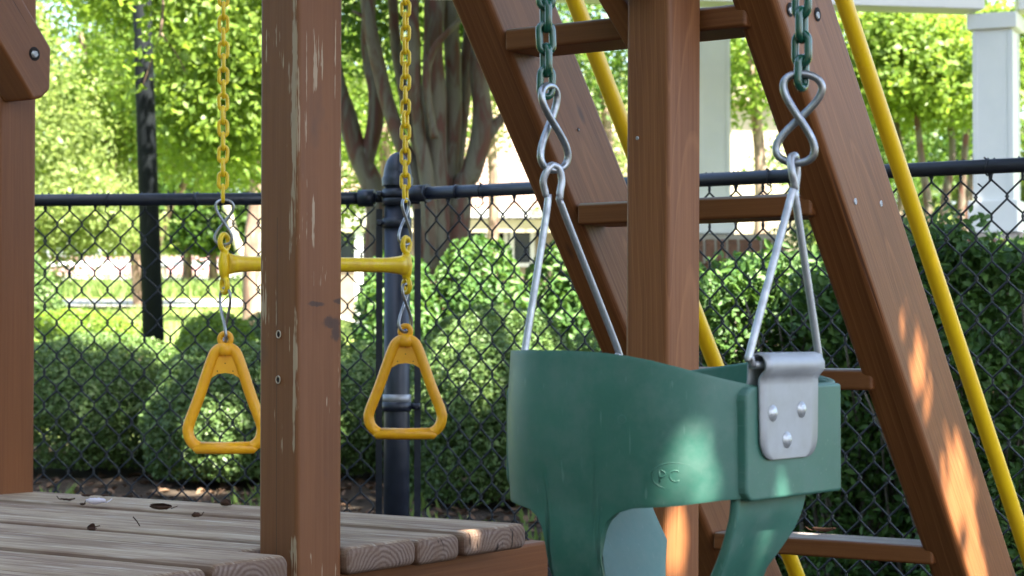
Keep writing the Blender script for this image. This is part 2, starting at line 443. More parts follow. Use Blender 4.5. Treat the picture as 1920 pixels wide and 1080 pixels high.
def groundmat():
    m, nt, bs = newmat("lawn_and_mulch"); L = nt.links
    tc = N(nt, "ShaderNodeTexCoord")
    sx = N(nt, "ShaderNodeSeparateXYZ"); L.new(tc.outputs['Object'], sx.inputs[0])
    n1 = noi(nt, tc.outputs['Object'], 22, 6, .7); n2 = noi(nt, tc.outputs['Object'], .35, 4)
    mulch = ramp(nt, n1, [(.3, (.012, .009, .006)), (.55, (.045, .034, .025)), (.8, (.11, .09, .07))]).outputs[0]
    n3 = noi(nt, tc.outputs['Object'], 5, 6, .7)
    grass = ramp(nt, math_(nt, 'MULTIPLY_ADD', n3, .6, math_(nt, 'MULTIPLY', n2, .4)), [(.3, (.085, .135, .030)), (.7, (.20, .24, .07))]).outputs[0]
    t = ramp(nt, math_(nt, 'ADD', math_(nt, 'MULTIPLY', sx.outputs[1], .1), math_(nt, 'MULTIPLY', n2, .25)), [(0, (0, 0, 0)), (.5, (0, 0, 0)), (1.0, (1, 1, 1))])
    t.color_ramp.elements[1].position = .999; t.color_ramp.elements[2].position = 1.0
    mr = N(nt, "ShaderNodeMapRange"); mr.inputs[1].default_value = 12.5; mr.inputs[2].default_value = 13.5
    L.new(math_(nt, 'MULTIPLY_ADD', n2, 1.5, sx.outputs[1]), mr.inputs[0])
    L.new(mixc(nt, mr.outputs[0], mulch, grass), bs.inputs['Base Color'])
    bs.inputs['Roughness'].default_value = .95; bs.inputs['Specular IOR Level'].default_value = .1
    bump(nt, bs, n1, 1.0, .02)
    return m
GROUND = groundmat()

# ------------------------------------------------------------------ terrain
def sstep(a, b, x):
    t = min(max((x - a) / (b - a), 0), 1); return t * t * (3 - 2 * t)
LP = ([-50, 8, 10.2, 14, 20, 30, 40, 60, 90, 400], [0, 0, .10, .30, .58, 1.03, 1.49, 2.45, 3.3, 8])
RP = ([-50, 8, 10.2, 16, 30, 40, 60, 90, 400], [0, 0, .06, .20, .55, .85, 1.6, 2.8, 8])
def gz(x, y):
    w_ = sstep(-.13, -.03, x / max(y, 4))
    l = np.interp(y, LP[0], LP[1]); r = np.interp(y, RP[0], RP[1])
    return float(l * (1 - w_) + r * w_)
def build_ground():
    ys = list(np.arange(-30, 8, 2.0)) + list(np.arange(8, 70, .5)) + list(np.arange(70, 420, 12))
    n = 90
    m = MB(); vs = []
    for y in ys:
        half = 60 + max(y, 0) * .7
        for i in range(n):
            u = i / (n - 1) * 2 - 1
            x = half * (abs(u) ** 1.8) * (1 if u > 0 else -1)
            z = gz(x, y)
            if y > 12: z += .03 * noise.noise(Vector((x * .4, y * .4, 0)))
            vs.append((x, y, z))
    fs = [(j * n + i, j * n + i + 1, (j + 1) * n + i + 1, (j + 1) * n + i) for j in range(len(ys) - 1) for i in range(n - 1)]
    m.add(vs, fs, True)
    struct(m.build("ground", GROUND))
build_ground()
def strip(name, mat, y0, y1, x0, x1, lift):
    m = MB(); vs = []; nx = 60; ny = 8
    for j in range(ny):
        for i in range(nx):
            x = x0 + (x1 - x0) * i / (nx - 1); y = y0 + (y1 - y0) * j / (ny - 1)
            vs.append((x, y, gz(x, y) + lift))
    m.add(vs, [(j * nx + i, j * nx + i + 1, (j + 1) * nx + i + 1, (j + 1) * nx + i) for j in range(ny - 1) for i in range(nx - 1)], True)
    return struct(m.build(name, mat))
strip("path", GREYC, 37.6, 42.0, -25, 25, .05)

# ------------------------------------------------------------------ leaf clouds
def leaf_mesh(name, cen, size, mat, up=.35, aspect=.5, shape=2, seed=0, fold=.25, out=None, outw=.0, jit=.3):
    rg = np.random.default_rng(seed)
    n = len(cen)
    nrm = rg.normal(size=(n, 3)); nrm[:, 2] += up * 2
    if out is not None: nrm += out * outw * 2
    nrm /= np.linalg.norm(nrm, axis=1)[:, None] + 1e-9
    d = rg.normal(size=(n, 3)); d[:, 2] -= .25
    d -= nrm * np.sum(d * nrm, axis=1)[:, None]
    d /= np.linalg.norm(d, axis=1)[:, None] + 1e-9
    b = np.cross(nrm, d)
    L = size * (1 + jit * rg.uniform(-1, 1, n))[:, None]
    W = L * aspect
    base = cen - d * L * .5; tip = cen + d * L * .5
    if shape == 2:
        l = cen + b * W * .5 + nrm * W * fold; r = cen - b * W * .5 + nrm * W * fold
        v = np.stack([base, l, tip, r], axis=1).reshape(-1, 3); k = 4
        idx = np.arange(n)[:, None] * 4 + np.array([0, 1, 2, 3])[None, :]
        loops = idx.reshape(-1); starts = np.arange(n) * 4; tot = np.full(n, 4)
    else:
        l1 = cen - d * L * .2 + b * W * .46 + nrm * W * fold; l2 = cen + d * L * .16 + b * W * .42 + nrm * W * fold
        r1 = cen - d * L * .2 - b * W * .46 + nrm * W * fold; r2 = cen + d * L * .16 - b * W * .42 + nrm * W * fold
        tip2 = tip - nrm * W * fold * .6
        v = np.stack([base, l1, l2, tip2, r2, r1], axis=1).reshape(-1, 3)
        idx = np.arange(n)[:, None] * 6 + np.array([0, 1, 2, 3, 0, 3, 4, 5])[None, :]
        loops = idx.reshape(-1); starts = np.arange(2 * n) * 4; tot = np.full(2 * n, 4)
    me = bpy.data.meshes.new(name)
    me.vertices.add(len(v)); me.vertices.foreach_set("co", v.astype(np.float32).ravel())
    me.loops.add(len(loops)); me.loops.foreach_set("vertex_index", loops.astype(np.int32))
    me.polygons.add(len(starts)); me.polygons.foreach_set("loop_start", starts.astype(np.int32))
    me.polygons.foreach_set("loop_total", tot.astype(np.int32))
    me.materials.append(mat); me.update(calc_edges=True)
    return me
def crown_points(c, r, ncl, per, spread, seed, shell=.55, lump=.25):
    """points clustered on twigs inside an uneven ellipsoid; returns points and outward dirs"""
    rg = np.random.default_rng(seed)
    c = np.array(c, float); r = np.array(r, float)
    d = rg.normal(size=(ncl, 3)); d /= np.linalg.norm(d, axis=1)[:, None]
    rad = (rg.uniform(shell ** 3, 1, ncl)) ** (1 / 3)
    k = np.array([1 + lump * 2 * noise.noise(Vector((q[0] * 1.8 + seed * 3.1, q[1] * 1.8, q[2] * 1.8))) for q in d])
    cc = c + d * (rad * k)[:, None] * r
    p = np.repeat(cc, per, axis=0) + rg.normal(size=(ncl * per, 3)) * spread
    o = (p - c) / r; o /= np.linalg.norm(o, axis=1)[:, None] + 1e-9
    return p, o
def curve_pts(ctrl, n=6):
    ctrl = [Vector(c) for c in ctrl]
    if len(ctrl) < 3: return ctrl
    out = []
    for i in range(len(ctrl) - 1):
        p0 = ctrl[max(i - 1, 0)]; p1 = ctrl[i]; p2 = ctrl[i + 1]; p3 = ctrl[min(i + 2, len(ctrl) - 1)]
        for k in range(n):
            t = k / n
            out.append(.5 * ((2 * p1) + (p2 - p0) * t + (2 * p0 - 5 * p1 + 4 * p2 - p3) * t * t + (3 * p1 - p0 - 3 * p2 + p3) * t ** 3))
    out.append(ctrl[-1]); return out
def limb(m, ctrl, r0, r1, n=10, knob=.08, seed=0):
    pts = curve_pts(ctrl, 6); N_ = len(pts)
    rs = [(r0 + (r1 - r0) * i / (N_ - 1)) * (1 + knob * noise.noise(pts[i] * 4 + Vector((seed, 0, 0)))) for i in range(N_)]
    m.tube(pts, rs, n)

# ================================================================== FAR SETTING
rg0 = random.Random(5)
# -- wood behind everything (reads as one mass)
def woodland():
    pts = []; outs = []
    for i in range(30):
        x = -58 + i * 4 + rg0.uniform(-1.2, 1.2); y = 84 + rg0.uniform(-6, 8)
        h = rg0.uniform(9, 15); g = gz(x, y)
        for q in range(3):
            p, o = crown_points((x + rg0.uniform(-1.5, 1.5), y, g + h * (.25 + .28 * q)), (3.6, 3.0, h * .22), 130, 10, .38, i * 7 + q, .5, .3)
            pts.append(p); outs.append(o)
    me = leaf_mesh("woodland", np.concatenate(pts), .42, LF_FAR, .3, .75, 2, 3, .2, np.concatenate(outs), .6)
    o = link("woodland", me); stuff(o); tag(o, "far band of sunlit trees closing the view behind lawn and houses", "woodland")
woodland()

def tree(name, label, base, stems, crowns, lsize, mat, bark, seed, group=None, asp=.6, shape=2, up=.3, outw=.5):
    t = thing(name, base, label, "tree", group)
    m = MB()
    for s in stems: limb(m, s[0], s[1], s[2], 10, .12, seed)
    m.build("trunk", bark, t)
    pts = []; outs = []
    for i, (c, r, ncl, per, sp) in enumerate(crowns):
        p, o = crown_points(c, r, ncl, per, sp, seed * 17 + i)
        pts.append(p); outs.append(o)
    if pts:
        me = leaf_mesh("crown", np.concatenate(pts), lsize, mat, up, asp, shape, seed, .22, np.concatenate(outs), outw)
        link("crown", me, t)
    return t

# left background crape myrtle beyond the lamp pole (trunk forks in a V)
Y = 38
b = P(262, 575, Y); b.z = gz(b.x, b.y)
tree("crape_myrtle", "twin-trunk tree standing on the far lawn right behind the black lamp pole", b,
     [([b, P(256, 500, Y), P(246, 430, Y), P(226, 350, Y), P(190, 240, Y), P(150, 60, Y)], .13, .05),
      ([b + Vector((.12, 0, 0)), P(282, 500, Y), P(300, 440, Y), P(322, 380, Y), P(352, 330, Y), P(400, 180, Y)], .11, .05)],
     [(P(250, 70, Y), (3.2, 2.6, 2.6), 900, 26, .16), (P(110, 240, Y), (2.0, 1.6, 1.5), 420, 24, .14), (P(400, 230, Y), (1.5, 1.5, 1.3), 240, 24, .14)], .115, LF_BRIGHT, BARK2, 1)
# pale weeping foliage at the left, above the lawn
Y = 34
b = P(70, 560, Y); b.z = gz(b.x, b.y)
tree("pale_willow", "pale yellow-green tree hanging low over the lawn at the left post", b,
     [([b, P(60, 420, Y), P(40, 250, Y), P(60, 20, Y)], .16, .06)],
     [(P(120, 405, Y), (1.6, 1.2, .62), 330, 24, .13), (P(0, 300, Y), (1.8, 1.6, 2.2), 420, 24, .16), (P(190, 425, Y + 2), (1.0, .8, .42), 130, 24, .12)], .10, LF_FAR, BARK2, 2)
# nearer dense crown right of the lamp pole
Y = 19
b = P(470, 640, Y + 3); b.z = gz(b.x, b.y)
tree("young_maple", "broad-leaved green tree reaching between lamp pole and the tall front post", b,
     [([b, P(470, 480, Y + 3), P(480, 330, Y + 3), P(452, 160, Y + 2), P(430, -60, Y)], .10, .04)],
     [(P(420, 30, Y), (1.05, 1.0, 1.0), 430, 22, .10), (P(395, 210, Y), (.75, .8, .65), 190, 22, .10), (P(470, 290, Y + 1), (.5, .6, .35), 70, 22, .10),
      (P(250, -60, Y), (1.0, .8, .55), 170, 22, .10)], .085, LF_BRIGHT, BARK2, 3)
# dark evergreen beyond the far lawn
Y = 52
for i, (px, py, rx, rz) in enumerate([(400, 415, 1.1, .70), (352, 380, 1.0, 1.0), (470, 150, 2.2, 2.6)]):
    c = P(px, py, Y); b = Vector((c.x, c.y, gz(c.x, c.y)))
    tree("evergreen_tree", ["dark green round tree above the rose coloured picket fence", "small dark evergreen behind the forked trunk", "tall dark evergreen behind the yellow swing chain"][i],
         b, [([b, c], .15, .05)], [(c, (rx, rx, rz), 330, 22, .2)], .16, LF_MID, BARK2, 20 + i)
# pale leaning trunks just left of the front post
Y = 30
b = P(486, 600, Y); b.z = gz(b.x, b.y)
tree("leaning_sapling", "pale leaning bare trunk beside the left end of the trapeze bar", b,
     [([b + Vector((.05, 0, 0)), P(468, 520, Y), P(440, 440, Y), P(420, 370, Y)], .085, .05),
      ([b + Vector((.05, 0, 0)), P(484, 480, Y), P(478, 340, Y), P(470, 120, Y)], .10, .07)],
     [(P(470, -20, Y), (1.3, 1.2, 1.2), 150, 22, .15)], .09, LF_BRIGHT, simple("pale_sunlit_bark", (.42, .34, .26), .8, 0, .3, 6, .1, (.56, .48, .38), .004, 0, (3, 3, .6)), 31)
# bright trees behind the big multi-stem trunk
for i, (px, py, Y, rx, rz, n_, mt, lab) in enumerate([
    (700, 60, 30, 1.9, 1.8, 420, LF_BRIGHT, "sunlit tree seen between the curved trunks right of the front post"),
    (690, 330, 33, 1.0, .9, 150, LF_BRIGHT, "low bright bush-like tree behind the terminal fence post"),
    (905, 110, 34, 1.0, 1.5, 220, LF_FAR, "bright tree above the pinkish house roof"),
    (1120, 60, 31, 1.7, 1.4, 330, LF_MID, "green tree showing over the top ladder rung"),
    (1120, 280, 38, 1.3, 1.6, 260, LF_FAR, "pale sunlit tree between left ladder rail and square post"),
    (1400, 60, 27, 1.1, 1.25, 300, LF_BRIGHT, "leafy tree between the narrow white column and right ladder rail"),
    ]):
    c = P(px, py, Y); b = Vector((c.x, c.y, gz(c.x, c.y)))
    tree("broadleaf_tree", lab, b, [([b, (b + c) / 2 + Vector((.2, 0, 0)), c], .14, .05)],
         [(c, (rx, rx * .8, rz), n_, 22, .16)], .10, mt, BARK2, 40 + i)
# right background crape myrtles
Y = 21
cr = [("reddish", [(1722, 520), (1716, 380), (1700, 300), (1680, 215)], [(1735, 560), (1738, 400), (1752, 330), (1758, 250), (1790, 180)]),
      ("tan", [(1800, 560), (1796, 420), (1780, 300), (1770, 190)], [(1815, 560), (1822, 400), (1818, 260), (1830, 160)])]
t_defs = [
    ("crape_myrtle", "crape myrtle with dark red trunks left of the wide white column",
     [[(1748, 600), (1742, 420), (1728, 300), (1715, 180)], [(1752, 600), (1770, 400), (1786, 290), (1775, 180)], [(1746, 600), (1716, 420), (1690, 290), (1672, 170)]], .062,
     [((1700, 120), (.72, .7, .42), 260), ((1640, 90), (.5, .5, .45), 140), ((1770, 165), (.5, .5, .30), 120)]),
    ("crape_myrtle", "second crape myrtle half hidden by the wide white column",
     [[(1790, 620), (1800, 450), (1806, 330), (1815, 200)], [(1795, 620), (1812, 440), (1822, 330), (1850, 200)]], .07,
     [((1800, 90), (.6, .6, .45), 170), ((1890, 120), (.5, .5, .5), 90)])]
for i, (nm, lab, st, r0, crw) in enumerate(t_defs):
    yy = Y + i * 1.3
    b = P(*st[0][0], yy); b.z = gz(b.x, b.y)
    stems = [([b + Vector((.06 * k, 0, 0))] + [P(q[0], q[1], yy + .2 * k) for q in s[1:]], r0, r0 * .45) for k, s in enumerate(st)]
    tree(nm, lab, b, stems, [(P(c[0], c[1], yy), (r[0] * 1.25, r[1] * 1.25, r[2] * 1.3), n_, 22, .09) for (c, r, n_) in crw], .085, LF_BRIGHT, BARK, 60 + i, "crape myrtles beside the pavilion")
# extra foliage behind those, seen through gaps
for i, (px, py, Y, rx, rz, n_, lab) in enumerate([
    (1690, 240, 33, 1.9, 1.0, 330, "soft green tree in the shade beyond the crape myrtles"),
    (1600, 330, 45, 2.4, .8, 180, "far green tree low above the fence rail by the yellow tube")]):
    c = P(px, py, Y); b = Vector((c.x, c.y, gz(c.x, c.y)))
    tree("broadleaf_tree", lab, b, [([b, c], .14, .05)], [(c, (rx, rx * .8, rz), n_, 22, .18)], .11, LF_MID, BARK2, 70 + i)

# -- far fences on the lawn
def picket_fence():
    Y0 = 61
    a = P(40, 560, Y0); b_ = P(425, 560, Y0); z0 = gz(-12, Y0)
    t = thing("picket_fence", (a.x, Y0, z0), "rose coloured picket fence far across the lawn", "fence")
    m = MB(); x = a.x; pk = []
    nshared = None; i = 0
    zt = P(400, 483, Y0).z; zb = P(400, 530, Y0).z
    while x < b_.x:
        if x > P(290, 500, Y0).x or i % 1 == 0:
            mm = nshared
            if mm is None:
                q = MB(); q.box((0, 0, (zt + zb) / 2), (.055, .012, (zt - zb) / 2)); q.add([(-.055, -.012, zt), (.055, -.012, zt), (0, -.012, zt + .06), (-.055, .012, zt), (.055, .012, zt), (0, .012, zt + .06)], [(0, 1, 2), (5, 4, 3), (0, 2, 5, 3), (2, 1, 4, 5)])
                nshared = q.mesh("picket", PINKF); mm = nshared
            link("picket", mm, t, Matrix.Translation((x, Y0, 0)))
        x += .155; i += 1
    for zz in (zt - .12, zb + .12):
        q = MB(); q.box(((a.x + b_.x) / 2, Y0 + .04, zz), ((b_.x - a.x) / 2, .02, .04)); q.build("rail", PINKF, t)
picket_fence()
def rail_fence():
    Y0 = 57
    z1 = P(400, 494, Y0).z; z2 = P(400, 524, Y0).z
    xa = P(60, 500, Y0).x; xb = P(470, 500, Y0).x
    t = thing("rail_fence", (xa, Y0, gz(-12, Y0)), "pale grey post and rail fence in front of the rose pickets", "fence")
    for zz in (z1, z2):
        q = MB(); q.box(((xa + xb) / 2, Y0, zz), ((xb - xa) / 2, .03, .07)); q.build("rail", WHITEP, t)
    x = xa
    while x < xb:
        q = MB(); q.box((x, Y0 + .06, (z1 + .25 + gz(x, Y0)) / 2), (.08, .06, (z1 + .25 - gz(x, Y0)) / 2)); q.build("post", CREAM, t)
        x += 1.9
rail_fence()

# -- house behind the multi-stem tree
def house():
    Y0 = 40
    el = P(640, 397, Y0); xa = P(560, 400, Y0).x; xb = P(1290, 400, Y0).x
    ze = P(940, 392, Y0).z; g = 0.85
    t = thing("bungalow", ((xa + xb) / 2, Y0 + 3, g), "low house with a pinkish shingled roof and white eaves behind the big trunk", "house")
    q = MB(); q.box(((xa + xb) / 2, Y0 + 3.4, (g + ze) / 2 - .1), ((xb - xa) / 2 - .35, 3, (ze - g) / 2 - .02)); q.build("wall", TANW, t)
    # roof
    ROOF = simple("pink_grey_shingles", (.20, .135, .105), .9, 0, .2, 8, .05, (.28, .20, .16), .01, 0, (1, 1, 5))
    zt = ze + 2.75
    q = MB()
    vs = [(xa, Y0, ze), (xb, Y0, ze), (xb - 1, Y0 + 4.6, zt), (xa + 2, Y0 + 4.6, zt), (xa, Y0, ze - .06), (xb, Y0, ze - .06), (xb, Y0 + 7.4, ze), (xa, Y0 + 7.4, ze)]
    q.add(vs, [(0, 1, 2, 3), (4, 5, 1, 0), (2, 6, 7, 3), (1, 6, 2), (0, 3, 7), (5, 4, 7, 6)]); rf = q.build("roof", ROOF, t)
    # shingle courses
    q = MB()
    for k in range(1, 22):
        f = k / 22
        q.box(((xa + xb) / 2 + f * .5, Y0 + 4.6 * f, ze + 2.75 * f + .012), ((xb - xa) / 2 - 1.5 * f, .02, .016))
    stuff(q.build("shingle_course", ROOF, t))
    q = MB(); q.box(((xa + xb) / 2, Y0 - .06, ze - .09), ((xb - xa) / 2, .05, .085)); q.build("gutter", HOUSEW, t)
    q = MB(); q.box(((xa + xb) / 2, Y0 + .03, ze - .34), ((xb - xa) / 2, .03, .13)); q.build("fascia", CREAM, t)
    for px in (672, 910, 960):
        c = P(px, 440, Y0 + .38)
        q = MB(); q.box((c.x, Y0 + .385, c.z - .1), (.42, .02, .50)); wd = q.build("window", GLASS, t)
        q = MB()
        for dx in (-.42, 0, .42): q.box((c.x + dx, Y0 + .35, c.z - .1), (.045, .02, .52))
        for dz in (-.52, .52): q.box((c.x, Y0 + .35, c.z - .1 + dz), (.465, .02, .04))
        q.build("frame", HOUSEW, wd)
    # floodlight on a stub
    c = P(864, 222, 36)
    return t
house()
def panel_sign():
    c = P(668, 401, 37)
    t = thing("notice_board", (c.x, c.y, gz(c.x, c.y)), "pale blank panel on a white post left of the terminal fence post", "board")
    q = MB(); q.box(c, (.62, .04, .24)); q.build("panel", simple("pale_panel", (.40, .38, .34), .8, 0, .3, 5, .1, (.48, .45, .40)), t)
    p = P(673, 445, 37.1)
    q = MB(); q.box((p.x, p.y, (gz(p.x, p.y) + c.z) / 2), (.07, .05, (c.z - gz(p.x, p.y)) / 2)); q.build("post", WHITEP, t)
panel_sign()
def flood():
    c = P(862, 222, 30)
    t = thing("floodlight", c, "small white floodlight box beside the tall reddish trunk", "light")
    M = Matrix.Translation(c) @ Matrix.Rotation(R(25), 4, 'Y')
    bm_link(bevbox(.28, .18, .16, .02, 2), "housing", WHITEP, t, M)
    q = MB(); g = gz(c.x, c.y); q.tube([(c.x, c.y + .12, g), (c.x, c.y + .12, c.z)], .035, 8); q.build("pole", GREYC, t)
flood()
def cream_building():
    Y0 = 47
    a = P(1330, 345, Y0); b_ = P(1500, 345, Y0); top = P(1400, 195, Y0).z; g = gz(a.x, Y0) - .3
    t = thing("outbuilding", ((a.x + b_.x) / 2, Y0 + 2, g), "bright cream building with a thin downpipe behind the right ladder rail", "building")
    q = MB(); q.box(((a.x + b_.x) / 2, Y0 + 2, (g + top) / 2), ((b_.x - a.x) / 2, 2, (top - g) / 2)); q.build("wall", CREAM, t)
    q = MB(); x0, x1 = a.x - .3, b_.x + .3
    q.add([(x0, Y0 - .3, top), (x1, Y0 - .3, top), (x1, Y0 + 2, top + 1.1), (x0, Y0 + 2, top + 1.1), (x1, Y0 + 4.3, top), (x0, Y0 + 4.3, top)], [(0, 1, 2, 3), (3, 2, 4, 5), (0, 3, 5), (1, 4, 2), (0, 5, 4, 1)]); q.build("roof", TANW, t)
    p = P(1424, 300, Y0 - .06); q = MB(); q.tube([(p.x, p.y, g), (p.x, p.y, top)], .05, 8); q.build("downpipe", TANW, t)
cream_building()

# -- lamp pole
def lamp_pole():
    Y0 = 14
    c = P(283, 500, Y0); g = gz(c.x, c.y)
    t = thing("lamp_pole", (c.x, c.y, g), "thick black lamp pole rising out of the clipped hedges", "lamp post")
    m = MB(); top = P(266, 0, Y0)
    d = (top - P(285, 560, Y0)); 
    p0 = P(285, 560, Y0); p0 = p0 - d * ((p0.z - g) / d.z)
    q1 = p0 + d * (5.2 / d.z)
    m.tube([p0, p0 + (q1 - p0) * .5, q1], [.078, .066, .055], 20); m.build("shaft", simple("black_pole_paint", (.006, .008, .010), .75, 0, .12, 6, .12, (.012, .015, .017)), t)
    m = MB(); m.lathe([(.0, 0), (.14, 0), (.14, .05), (.10, .09), (.09, .3), (.08, .32)], p0, 20); m.build("base", BLACKVINYL, t)
    m = MB(); m.lathe([(.05, 0), (.10, .03), (.17, .12), (.19, .32), (.12, .42), (.03, .5), (0, .52)], q1, 20); m.build("lamp_head", BLACKVINYL, t)
lamp_pole()
def hanging_branch():
    t = thing("hanging_branch_tree", (-5.2, 11.6, gz(-5.2, 11.6)), "leafy spray hanging in front of the upper lamp pole", "tree")
    m = MB()
    limb(m, [(-5.2, 11.6, 0), (-5.1, 11.7, 2.0), (-4.4, 12.0, 3.6), (-3.2, 12.2, 3.9), P(300, -90, 12.4)], .10, .03)
    limb(m, [P(300, -90, 12.4), P(305, 30, 12.4), P(285, 110, 12.4), P(268, 160, 12.4)], .012, .004, 6)
    limb(m, [P(300, 60, 12.4), P(330, 100, 12.4), P(350, 140, 12.4)], .008, .003, 6)
    m.build("trunk", BARK2, t)
    rg = np.random.default_rng(8); pts = []
    for (px, py, n_, s) in [(275, 105, 16, .06), (262, 155, 9, .04), (300, 100, 18, .08), (330, 120, 14, .06), (275, 60, 12, .06), (310, 30, 18, .09), (290, -20, 30, .13), (268, 20, 10, .05), (330, -60, 60, .2)]:
        c = np.array(P(px, py, 12.4)); pts.append(c + rg.normal(size=(n_, 3)) * s)
    for c in [(-5.1, 11.7, 3.6), (-4.2, 12, 4.2), (-3.3, 12.2, 4.3)]:
        p, o = crown_points(c, (1.0, .9, .6), 60, 20, .12, 5); pts.append(p)
    link("crown", leaf_mesh("crown", np.concatenate(pts), .075, LF_BRIGHT, .2, .6, 4, 9), t)
hanging_branch()

# -- pavilion
def pavilion():
    t = thing("pavilion", (3.0, 13, gz(3, 13)), "white columned pavilion roof on brick piers at the right", "pavilion")
    specs = [(1340, 13.9, 440, None, .205, 0), (1850, 12.3, 438, 24, .235, 1)]
    pts = []
    for (px, Y0, yb, yt, wd, k) in specs:
        c = P(px + (20 if k else 0), 500, Y0); zb = P(px, yb, Y0).z
        zt = P(px, 30 if k else -25, Y0).z
        if not k: zt = 3.75
        ang = R(-24) if k else R(-4)
        Rm = Matrix.Rotation(ang, 4, 'Z')
        def bx(z0, z1, w_, name, par, b=.008):
            M = Matrix.Translation((c.x, c.y, (z0 + z1) / 2)) @ Rm
            return bm_link(bevbox(w_, w_, z1 - z0, b, 2), name, WHITEP, par, M)
        col = bx(zb + .2, zt - .1, wd, "column", t)
        # recessed centre line of the boxed column
        bx(zb, zb + .2, wd + .07, "base", col); bx(zt - .1, zt, wd + .07, "capital", col)
        # corner boards
        q = MB()
        for sx in (-1, 1):
            for sy in (-1, 1):
                q.box((sx * (wd / 2 - .008), sy * (wd / 2 - .008), (zb + zt) / 2 + .05), (.014, .014, (zt - zb) / 2 - .16), Matrix.Translation((c.x, c.y, 0)) @ Rm)
        q.build("corner_trim", WHITEP, col)
        pts.append((c, zb, zt))
        # brick pier
        g = gz(c.x, c.y)
        half = .42 if not k else .30
        q = MB(); q.box((c.x, c.y, (g + zb) / 2 - .09), (half, .19, (zb - g) / 2 - .07)); pier = q.build("pier", MORTAR, t)
        bme = None
        nb = int(half * 2 / .21)
        rows = int((zb - g - .1) / .076)
        bk = bevbox(.2, .02, .065, .004, 1); me = bpy.data.meshes.new("brick"); bk.to_mesh(me); bk.free(); me.materials.append(BRICK)
        for r_ in range(rows):
            z = zb - .17 - r_ * .076
            for i in range(nb + (r_ % 2)):
                x = c.x - half + .105 + i * .21 - (.105 if r_ % 2 else 0)
                if x - .1 < c.x - half - .01 or x + .1 > c.x + half + .01: continue
                link("brick", me, pier, Matrix.Translation((x, c.y - .195, z)))
        # rounded rowlock coping
        mb = MB(); n = 10
        for i in range(n):
            a0 = math.pi * i / (n - 1)
        prof = [(-.23, -.10)] + [(-.23 * math.cos(a), .035 + .085 * math.sin(a)) for a in np.linspace(0, math.pi, 9)] + [(.23, -.10)]
        vs = [(sx * .031, y, z) for sx in (-1, 1) for (y, z) in prof]; kx = len(prof)
        mb.add(vs, [(i, i + 1, kx + i + 1, kx + i) for i in range(kx - 1)] + [tuple(reversed(range(kx))), tuple(range(kx, 2 * kx))])
        cm = mb.mesh("coping_brick", BRICK)
        q = MB(); q.box((c.x, c.y, zb - .11), (half + .04, .205, .10)); 
        sc_ = .965; vs = [(sx * (half + .035) + c.x, y * sc_ + c.y, z * sc_ + zb - .115) for sx in (-1, 1) for (y, z) in prof]
        q.add(vs, [(i, i + 1, kx + i + 1, kx + i) for i in range(kx - 1)] + [tuple(reversed(range(kx))), tuple(range(kx, 2 * kx))]); cop = q.build("coping_mortar", MORTAR, t)
        i = 0; x = c.x - half - .03
        while x < c.x + half + .05:
            link("coping_brick", cm, t, Matrix.Translation((x, c.y, zb - .115)))
            x += .079; i += 1
    # beams and roof
    A, B_ = pts[0], pts[1]
    zt = B_[2]
    def beam(p, q_, w_, h_, nm, zc):
        board(nm, (p[0], p[1], zc), (q_[0], q_[1], zc), (0, 0, 1), h_, w_, WHITEP, t, .006, 2)
    a2 = Vector((B_[0].x - 1.35, B_[0].y + 2.2)); 
    beam((B_[0].x - 4.4, B_[0].y - .75), (B_[0].x - .12, B_[0].y - .02), .24, .20, "beam", zt + .122)
    beam((B_[0].x + .13, B_[0].y + .0), (B_[0].x + 3.5, B_[0].y - .5), .24, .20, "beam", zt + .122)
    q = MB(); q.box((B_[0].x - .3, B_[0].y + 2.0, zt + 1.16), (4.2, 3.0, .05)); q.build("ceiling", WHITEP, t)
    q = MB(); q.box((B_[0].x - .3, B_[0].y - .98, zt + 1.23), (4.2, .02, .12)); q.build("fascia", WHITEP, t)
    q = MB(); zz = zt + 1.215
    q.add([(B_[0].x - 4.7, B_[0].y - 1.1, zz), (B_[0].x + 4.1, B_[0].y - 1.1, zz), (B_[0].x + 4.1, B_[0].y + 5.1, zz), (B_[0].x - 4.7, B_[0].y + 5.1, zz), (B_[0].x - .3, B_[0].y + 2, zz + 1.6)], [(0, 1, 4), (1, 2, 4), (2, 3, 4), (3, 0, 4), (3, 2, 1, 0)])
    q.build("roof", TANW, t)
pavilion()

